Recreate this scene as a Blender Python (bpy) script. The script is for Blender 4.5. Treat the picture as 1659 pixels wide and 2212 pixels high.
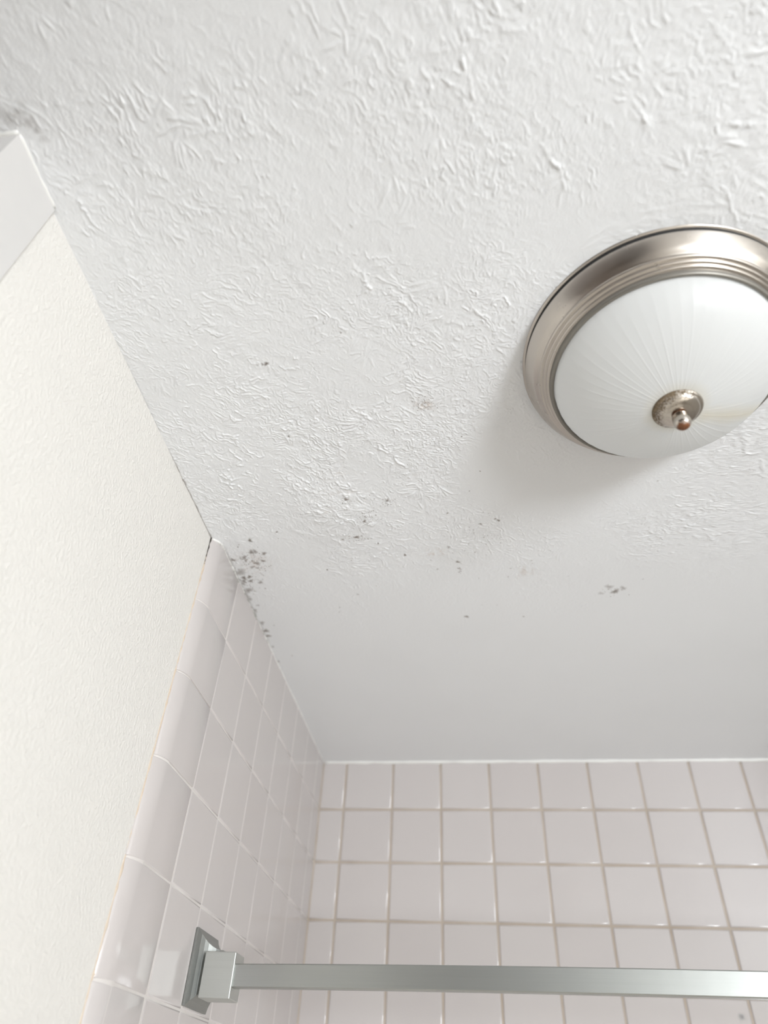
import bpy, bmesh, math, random
import numpy as np
from mathutils import Matrix, Vector

scene = bpy.context.scene
for o in list(bpy.data.objects):
    bpy.data.objects.remove(o, do_unlink=True)
COL = scene.collection

# ------------------------------------------------------------------ camera
CEIL = 2.44                      # ceiling height, floor is z = 0
CAM = Vector((0.3679, -0.7531, CEIL - 0.6439))
yaw, pitch, roll, FPX = 0.1611, 0.7267, 0.0575, 1497.8
fw = Vector((-math.sin(yaw) * math.cos(pitch), math.cos(yaw) * math.cos(pitch), math.sin(pitch)))
rt = Vector((math.cos(yaw), math.sin(yaw), 0))
up = rt.cross(fw)
r2 = rt * math.cos(roll) + up * math.sin(roll)
u2 = up * math.cos(roll) - rt * math.sin(roll)
cd = bpy.data.cameras.new('camera')
cam = bpy.data.objects.new('camera', cd)
COL.objects.link(cam)
cam.matrix_world = Matrix(((r2.x, u2.x, -fw.x, CAM.x), (r2.y, u2.y, -fw.y, CAM.y), (r2.z, u2.z, -fw.z, CAM.z), (0, 0, 0, 1)))
cd.sensor_fit = 'HORIZONTAL'
cd.sensor_width = 36.0
cd.lens = FPX * 36.0 / 1659.0
cd.clip_start = 0.01
cd.dof.use_dof = True
cd.dof.focus_distance = 0.86
cd.dof.aperture_fstop = cd.lens / 8.0
scene.camera = cam

# ------------------------------------------------------------------ light
world = bpy.data.worlds.new('sky')
scene.world = world
world.use_nodes = True
bg = world.node_tree.nodes['Background']
bg.inputs[0].default_value = (0.75, 0.86, 1.0, 1)
bg.inputs[1].default_value = 0.6

WIN_X0, WIN_X1, WIN_Z0, WIN_Z1 = 1.72, 2.24, 1.12, 1.86     # opening in the near wall
ROOM_X1, ROOM_Y0, WIDE_X1, SHOWER_Y0 = 1.53, -2.35, 2.45, -0.7             # shower end wall, wall behind the viewer, wider part of the room
ld = bpy.data.lights.new('window_daylight', 'AREA')
ld.shape = 'RECTANGLE'
ld.size = WIN_X1 - WIN_X0 - 0.08
ld.size_y = WIN_Z1 - WIN_Z0 - 0.08
ld.energy = 83.0
ld.color = (0.905, 0.955, 1.0)
lo = bpy.data.objects.new('window_daylight', ld)
COL.objects.link(lo)
lo.location = ((WIN_X0 + WIN_X1) / 2, ROOM_Y0 - 0.015, (WIN_Z0 + WIN_Z1) / 2)
lo.rotation_euler = (math.pi / 2, 0, 0)                      # shines towards +y

vs = scene.view_settings
vs.view_transform = 'Standard'
vs.look = 'None'
vs.gamma = 1.0
vs.use_curve_mapping = False
vs.exposure = 0.0

# ------------------------------------------------------------------ helpers
def tag(o, label=None, cat=None, group=None, kind=None):
    if label: o['label'] = label
    if cat: o['category'] = cat
    if group: o['group'] = group
    if kind: o['kind'] = kind
    return o

def mesh_obj(name, verts, faces, mat, parent=None, smooth=False):
    me = bpy.data.meshes.new(name)
    me.from_pydata([tuple(v) for v in verts], [], faces)
    me.update()
    if smooth:
        me.polygons.foreach_set('use_smooth', [True] * len(me.polygons))
    if mat: me.materials.append(mat)
    o = bpy.data.objects.new(name, me)
    COL.objects.link(o)
    o.parent = parent
    return o

BOXF = [(0, 3, 2, 1), (4, 5, 6, 7), (0, 1, 5, 4), (1, 2, 6, 5), (2, 3, 7, 6), (3, 0, 4, 7)]
class MB:
    def __init__(s): s.v, s.f = [], []
    def box(s, x0, x1, y0, y1, z0, z1):
        n = len(s.v)
        s.v += [(x0, y0, z0), (x1, y0, z0), (x1, y1, z0), (x0, y1, z0), (x0, y0, z1), (x1, y0, z1), (x1, y1, z1), (x0, y1, z1)]
        s.f += [tuple(n + i for i in f) for f in BOXF]
        return s
    def build(s, name, mat, parent=None, smooth=False, bevel=0.0, seg=2):
        o = mesh_obj(name, s.v, s.f, mat, parent, smooth)
        if bevel:
            bm = bmesh.new(); bm.from_mesh(o.data)
            bmesh.ops.bevel(bm, geom=list(bm.edges), offset=bevel, segments=seg, profile=0.5, affect='EDGES')
            bm.to_mesh(o.data); bm.free()
        return o

def lathe(name, prof, n, mat, parent=None, smooth=True, fn=None, ang0=0.0):
    """prof: (radius, height) from outside to the axis; a radius of 0 closes the surface"""
    v, f, rings = [], [], []
    for i, (r, h) in enumerate(prof):
        if r <= 1e-7:
            rings.append([len(v)]); v.append((0, 0, h)); continue
        ring = []
        for k in range(n):
            a = ang0 + 2 * math.pi * k / n
            rr, hh = (r, h) if fn is None else fn(r, h, a)
            ring.append(len(v)); v.append((rr * math.cos(a), rr * math.sin(a), hh))
        rings.append(ring)
    for A, B in zip(rings, rings[1:]):
        for k in range(n):
            k2 = (k + 1) % n
            if len(A) > 1 and len(B) > 1: f.append((A[k], A[k2], B[k2], B[k]))
            elif len(B) == 1: f.append((A[k], A[k2], B[0]))
            else: f.append((A[0], B[k2], B[k]))
    o = mesh_obj(name, v, f, mat, parent, smooth)
    return o

def smooth_prof(pts, n=6):
    """Catmull-Rom through the points"""
    out = []
    P = [pts[0]] + list(pts) + [pts[-1]]
    for i in range(1, len(P) - 2):
        p0, p1, p2, p3 = P[i - 1], P[i], P[i + 1], P[i + 2]
        for k in range(n):
            t = k / n
            out.append(tuple(0.5 * ((2 * p1[j]) + (-p0[j] + p2[j]) * t + (2 * p0[j] - 5 * p1[j] + 4 * p2[j] - p3[j]) * t * t + (-p0[j] + 3 * p1[j] - 3 * p2[j] + p3[j]) * t ** 3) for j in range(2)))
    out.append(tuple(pts[-1]))
    return out

# ------------------------------------------------------------------ materials
def new_mat(name):
    m = bpy.data.materials.new(name); m.use_nodes = True
    nt = m.node_tree
    b = nt.nodes['Principled BSDF']
    return m, nt, b

def N(nt, kind, **kw):
    n = nt.nodes.new(kind)
    for k, v in kw.items():
        if hasattr(n, k): setattr(n, k, v)
    return n

def noise(nt, scale, detail=3.0, rough=0.5, coord='Object', vec=None, stretch=None):
    n = N(nt, 'ShaderNodeTexNoise')
    n.inputs['Scale'].default_value = scale
    n.inputs['Detail'].default_value = detail
    n.inputs['Roughness'].default_value = rough
    if vec is None:
        t = N(nt, 'ShaderNodeTexCoord'); vec = t.outputs[coord]
    if stretch:
        mp = N(nt, 'ShaderNodeMapping')
        mp.inputs['Scale'].default_value = stretch
        nt.links.new(vec, mp.inputs['Vector']); vec = mp.outputs['Vector']
    nt.links.new(vec, n.inputs['Vector'])
    return n

def ramp(nt, src, lo, hi, c0=(0, 0, 0, 1), c1=(1, 1, 1, 1)):
    r = N(nt, 'ShaderNodeValToRGB')
    r.color_ramp.elements[0].position = lo; r.color_ramp.elements[0].color = c0
    r.color_ramp.elements[1].position = hi; r.color_ramp.elements[1].color = c1
    nt.links.new(src, r.inputs['Fac'])
    return r

def mix(nt, fac, a, b):
    m = N(nt, 'ShaderNodeMix', data_type='RGBA')
    for val, sock in ((fac, m.inputs['Factor']), (a, m.inputs[6]), (b, m.inputs[7])):
        if isinstance(val, bpy.types.NodeSocket): nt.links.new(val, sock)
        elif isinstance(val, (tuple, list)): sock.default_value = tuple(val) if len(val) == 4 else tuple(val) + (1,)
        else: sock.default_value = val
    return m.outputs[2]

def bump(nt, b, height, strength, dist):
    n = N(nt, 'ShaderNodeBump')
    n.inputs['Strength'].default_value = strength
    n.inputs['Distance'].default_value = dist
    nt.links.new(height, n.inputs['Height'])
    nt.links.new(n.outputs['Normal'], b.inputs['Normal'])
    return n

def mathn(nt, op, a, b=None, clamp=False):
    n = N(nt, 'ShaderNodeMath', operation=op); n.use_clamp = clamp
    for i, val in enumerate((a, b)):
        if val is None: continue
        if isinstance(val, bpy.types.NodeSocket): nt.links.new(val, n.inputs[i])
        else: n.inputs[i].default_value = val
    return n.outputs[0]

def simple(name, col, rough, metallic=0.0, bumps=None):
    m, nt, b = new_mat(name)
    b.inputs['Base Color'].default_value = tuple(col) + (1,)
    b.inputs['Roughness'].default_value = rough
    b.inputs['Metallic'].default_value = metallic
    ns = noise(nt, 40.0, 4)
    c = mix(nt, ns.outputs['Fac'], tuple(x * 0.97 for x in col), tuple(min(1, x * 1.03) for x in col))
    nt.links.new(c, b.inputs['Base Color'])
    if bumps:
        h = noise(nt, bumps[0], 4)
        bump(nt, b, h.outputs['Fac'], bumps[1], bumps[2])
    return m

# ceiling paint: stains come from the mould / brown attributes of the mesh
def make_ceiling_mat():
    m, nt, b = new_mat('ceiling_paint')
    b.inputs['Roughness'].default_value = 0.5
    b.inputs['Specular IOR Level'].default_value = 0.4
    am = N(nt, 'ShaderNodeAttribute', attribute_name='mould')
    ab = N(nt, 'ShaderNodeAttribute', attribute_name='brown')
    n1 = noise(nt, 6.0, 3)
    base = mix(nt, n1.outputs['Fac'], (0.80, 0.803, 0.81), (0.825, 0.828, 0.835))
    c1 = mix(nt, ab.outputs['Fac'], base, (0.50, 0.38, 0.30))
    c2 = mix(nt, am.outputs['Fac'], c1, (0.125, 0.085, 0.055))
    nt.links.new(c2, b.inputs['Base Color'])
    n2 = noise(nt, 650.0, 3)
    bump(nt, b, n2.outputs['Fac'], 0.3, 0.0007)
    return m

def make_wall_mat():
    m, nt, b = new_mat('wall_paint')
    b.inputs['Roughness'].default_value = 0.6
    b.inputs['Specular IOR Level'].default_value = 0.35
    n1 = noise(nt, 5.0, 3)
    base = mix(nt, n1.outputs['Fac'], (0.77, 0.742, 0.70), (0.795, 0.767, 0.725))
    nt.links.new(base, b.inputs['Base Color'])
    a = noise(nt, 260.0, 4, 0.6, stretch=(1, 1, 0.9))
    r = ramp(nt, a.outputs['Fac'], 0.42, 0.68)
    s = noise(nt, 480.0, 2)
    h = mathn(nt, 'ADD', r.outputs['Color'], mathn(nt, 'MULTIPLY', s.outputs['Fac'], 0.35))
    bump(nt, b, h, 0.5, 0.0012)
    return m

def make_tile_mat():
    m, nt, b = new_mat('glazed_tile')
    b.inputs['Roughness'].default_value = 0.12
    b.inputs['Specular IOR Level'].default_value = 0.5
    oi = N(nt, 'ShaderNodeObjectInfo')
    n1 = noise(nt, 9.0, 2)
    f = mathn(nt, 'ADD', mathn(nt, 'MULTIPLY', oi.outputs['Random'], 0.7), mathn(nt, 'MULTIPLY', n1.outputs['Fac'], 0.3))
    base = mix(nt, f, (0.545, 0.502, 0.487), (0.57, 0.531, 0.516))
    nt.links.new(base, b.inputs['Base Color'])
    n2 = noise(nt, 28.0, 2)
    bump(nt, b, n2.outputs['Fac'], 0.10, 0.002)
    return m

def make_chipped_tile_mat():
    m = bpy.data.materials['glazed_tile'].copy(); m.name = 'glazed_tile_with_smudge'
    nt = m.node_tree; b = nt.nodes['Principled BSDF']
    src = b.inputs['Base Color'].links[0].from_socket
    t = N(nt, 'ShaderNodeTexCoord')
    w = noise(nt, 90.0, 3, vec=t.outputs['Object'])
    d = N(nt, 'ShaderNodeVectorMath', operation='DISTANCE')
    nt.links.new(t.outputs['Object'], d.inputs[0])
    d.inputs[1].default_value = SMUDGE
    f = mathn(nt, 'ADD', d.outputs['Value'], mathn(nt, 'MULTIPLY', w.outputs['Fac'], 0.012))
    r = ramp(nt, f, 0.007, 0.0125, (1, 1, 1, 1), (0, 0, 0, 1))
    fac = mathn(nt, 'MULTIPLY', r.outputs['Color'], 0.75)
    nt.links.new(mix(nt, fac, src, (0.16, 0.17, 0.17)), b.inputs['Base Color'])
    return m

def make_edge_joint_mat():
    m, nt, b = new_mat('stained_joint')
    b.inputs['Roughness'].default_value = 0.8
    t = N(nt, 'ShaderNodeTexCoord')
    sp = N(nt, 'ShaderNodeSeparateXYZ'); nt.links.new(t.outputs['Object'], sp.inputs[0])
    n1 = noise(nt, 160.0, 4, 0.65)
    a = mathn(nt, 'ADD', mathn(nt, 'MULTIPLY', sp.outputs['Z'], 9.0), n1.outputs['Fac'])
    dark = ramp(nt, a, 0.05, 0.22)       # the crack is black with dirt just under the ceiling
    n2 = noise(nt, 60.0, 3)
    c = mix(nt, n2.outputs['Fac'], (0.52, 0.40, 0.29), (0.66, 0.58, 0.49))
    c = mix(nt, dark.outputs['Color'], c, (0.045, 0.037, 0.028))
    nt.links.new(c, b.inputs['Base Color'])
    return m

def make_mouldy_caulk():
    m, nt, b = new_mat('mouldy_caulk')
    b.inputs['Roughness'].default_value = 0.5
    t = N(nt, 'ShaderNodeTexCoord')
    sp = N(nt, 'ShaderNodeSeparateXYZ'); nt.links.new(t.outputs['Object'], sp.inputs[0])
    n1 = noise(nt, 70.0, 5, 0.7)
    f = mathn(nt, 'SUBTRACT', n1.outputs['Fac'], mathn(nt, 'MULTIPLY', mathn(nt, 'ABSOLUTE', mathn(nt, 'SUBTRACT', sp.outputs['Y'], 0.17)), 0.9))
    r = ramp(nt, f, 0.36, 0.56)
    nt.links.new(mix(nt, mathn(nt, 'MULTIPLY', r.outputs['Color'], 0.8), (0.74, 0.73, 0.70), (0.22, 0.225, 0.19)), b.inputs['Base Color'])
    return m

def make_grout_mat(name, c0, c1):
    m, nt, b = new_mat(name)
    b.inputs['Roughness'].default_value = 0.85
    n1 = noise(nt, 12.0, 4, 0.6)
    r = ramp(nt, n1.outputs['Fac'], 0.35, 0.65)
    nt.links.new(mix(nt, r.outputs['Color'], c0, c1), b.inputs['Base Color'])
    n2 = noise(nt, 600.0, 3)
    bump(nt, b, n2.outputs['Fac'], 0.3, 0.0005)
    return m

def make_nickel():
    m, nt, b = new_mat('brushed_nickel')
    b.inputs['Metallic'].default_value = 1.0
    t = N(nt, 'ShaderNodeTexCoord')
    n1 = noise(nt, 25.0, 4, vec=t.outputs['Object'])
    nt.links.new(mix(nt, n1.outputs['Fac'], (0.50, 0.46, 0.42), (0.55, 0.51, 0.465)), b.inputs['Base Color'])
    n2 = noise(nt, 60.0, 3)
    rr = N(nt, 'ShaderNodeMapRange'); nt.links.new(n2.outputs['Fac'], rr.inputs[0])
    rr.inputs[3].default_value = 0.24; rr.inputs[4].default_value = 0.34
    nt.links.new(rr.outputs[0], b.inputs['Roughness'])
    # small brown specks of corrosion
    n3 = noise(nt, 70.0, 3)
    sp = ramp(nt, n3.outputs['Fac'], 0.79, 0.82)
    src = b.inputs['Base Color'].links[0].from_socket
    nt.links.new(mix(nt, mathn(nt, 'MULTIPLY', sp.outputs['Color'], 0.6), src, (0.20, 0.13, 0.08)), b.inputs['Base Color'])
    return m

def make_rusty(name, lo, hi, knob=False):
    m, nt, b = new_mat(name)
    t = N(nt, 'ShaderNodeTexCoord')
    sp = N(nt, 'ShaderNodeSeparateXYZ'); nt.links.new(t.outputs['Object'], sp.inputs[0])
    n1 = noise(nt, 170.0 if knob else 480.0, 5, 0.65, vec=t.outputs['Object'])
    if knob:      # rust at the tip and at the neck, worn to bright metal between
        c = mathn(nt, 'ABSOLUTE', mathn(nt, 'SUBTRACT', sp.outputs['Z'], KNOB_MID))
        f = mathn(nt, 'ADD', mathn(nt, 'MULTIPLY', c, 72.0), mathn(nt, 'MULTIPLY', n1.outputs['Fac'], 0.55))
    else:         # corroded flange edge, mostly on one side
        xy = N(nt, 'ShaderNodeCombineXYZ'); nt.links.new(sp.outputs['X'], xy.inputs[0]); nt.links.new(sp.outputs['Y'], xy.inputs[1])
        ln = N(nt, 'ShaderNodeVectorMath', operation='LENGTH'); nt.links.new(xy.outputs[0], ln.inputs[0])
        side = mathn(nt, 'SUBTRACT', mathn(nt, 'MULTIPLY', sp.outputs['Y'], -3.0), mathn(nt, 'MULTIPLY', sp.outputs['X'], 9.0))
        f = mathn(nt, 'ADD', mathn(nt, 'MULTIPLY', ln.outputs['Value'], 27.0), mathn(nt, 'MULTIPLY', n1.outputs['Fac'], 1.1))
        f = mathn(nt, 'MULTIPLY', mathn(nt, 'ADD', f, side), 0.5)
    r = ramp(nt, f, lo, hi)
    n2 = noise(nt, 300.0, 3)
    rust = mix(nt, n2.outputs['Fac'], (0.07, 0.03, 0.015), (0.28, 0.10, 0.035)) if knob else mix(nt, n2.outputs['Fac'], (0.05, 0.035, 0.025), (0.30, 0.22, 0.13))
    nt.links.new(mix(nt, r.outputs['Color'], (0.56, 0.515, 0.46), rust), b.inputs['Base Color'])
    nt.links.new(mathn(nt, 'SUBTRACT', 1.0, r.outputs['Color'], True), b.inputs['Metallic'])
    nt.links.new(mathn(nt, 'ADD', 0.17, mathn(nt, 'MULTIPLY', r.outputs['Color'], 0.6)), b.inputs['Roughness'])
    bump(nt, b, mathn(nt, 'MULTIPLY', r.outputs['Color'], n2.outputs['Fac']), 0.5, 0.0006)
    return m

def make_glass():
    m, nt, b = new_mat('frosted_glass')
    b.inputs['Roughness'].default_value = 0.36
    b.inputs['Specular IOR Level'].default_value = 0.45
    t = N(nt, 'ShaderNodeTexCoord')
    sp = N(nt, 'ShaderNodeSeparateXYZ'); nt.links.new(t.outputs['Object'], sp.inputs[0])
    # yellowed water run from the finial towards the rim, and a yellow tinge round the finial
    n1 = noise(nt, 30.0, 3, vec=t.outputs['Object'])
    ca, sa = math.cos(STAIN_ANG), math.sin(STAIN_ANG)
    along = mathn(nt, 'ADD', mathn(nt, 'MULTIPLY', sp.outputs['X'], ca), mathn(nt, 'MULTIPLY', sp.outputs['Y'], sa))
    across = mathn(nt, 'SUBTRACT', mathn(nt, 'MULTIPLY', sp.outputs['Y'], ca), mathn(nt, 'MULTIPLY', sp.outputs['X'], sa))
    across = mathn(nt, 'ADD', mathn(nt, 'ABSOLUTE', across), mathn(nt, 'MULTIPLY', n1.outputs['Fac'], 0.012))
    w = ramp(nt, across, 0.005, 0.022, (1, 1, 1, 1), (0, 0, 0, 1))
    on = ramp(nt, along, 0.012, 0.03)
    f1 = mathn(nt, 'MULTIPLY', mathn(nt, 'MULTIPLY', w.outputs['Color'], on.outputs['Color']), 0.42)
    xy = N(nt, 'ShaderNodeCombineXYZ'); nt.links.new(sp.outputs['X'], xy.inputs[0]); nt.links.new(sp.outputs['Y'], xy.inputs[1])
    ln = N(nt, 'ShaderNodeVectorMath', operation='LENGTH'); nt.links.new(xy.outputs[0], ln.inputs[0])
    r2_ = ramp(nt, mathn(nt, 'ADD', ln.outputs['Value'], mathn(nt, 'MULTIPLY', n1.outputs['Fac'], 0.012)), 0.026, 0.042, (1, 1, 1, 1), (0, 0, 0, 1))
    f2 = mathn(nt, 'MULTIPLY', r2_.outputs['Color'], 0.28)
    c = mix(nt, mathn(nt, 'MAXIMUM', f1, f2), (0.95, 0.955, 0.95), (0.84, 0.72, 0.46))
    nt.links.new(c, b.inputs['Base Color'])
    tl = N(nt, 'ShaderNodeBsdfTranslucent'); nt.links.new(c, tl.inputs['Color'])
    ms = N(nt, 'ShaderNodeMixShader'); ms.inputs[0].default_value = 0.55
    nt.links.new(b.outputs[0], ms.inputs[1]); nt.links.new(tl.outputs[0], ms.inputs[2])
    nt.links.new(ms.outputs[0], nt.nodes['Material Output'].inputs['Surface'])
    return m

def make_steel(name='satin_steel', k=1.0, rough=0.38):
    m, nt, b = new_mat(name)
    b.inputs['Metallic'].default_value = 1.0
    n1 = noise(nt, 60.0, 4, stretch=(0.05, 1, 8))
    nt.links.new(mix(nt, n1.outputs['Fac'], tuple(k * x for x in (0.39, 0.40, 0.385)), tuple(k * x for x in (0.43, 0.44, 0.425))), b.inputs['Base Color'])
    b.inputs['Roughness'].default_value = rough
    return m

# ------------------------------------------------------------------ ceiling
P = 0.110                # tile pitch
JB = 0.0044              # joint, back wall
JL = 0.0020              # joint, left wall
TILE_D = 0.8365          # back tile face
WALL_X = -0.012          # painted wall face; tile face stands at x = 0
ROW0 = 0.1085            # first row is a whole tile below the ceiling
LAMP = (0.5805, -0.275)

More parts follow.
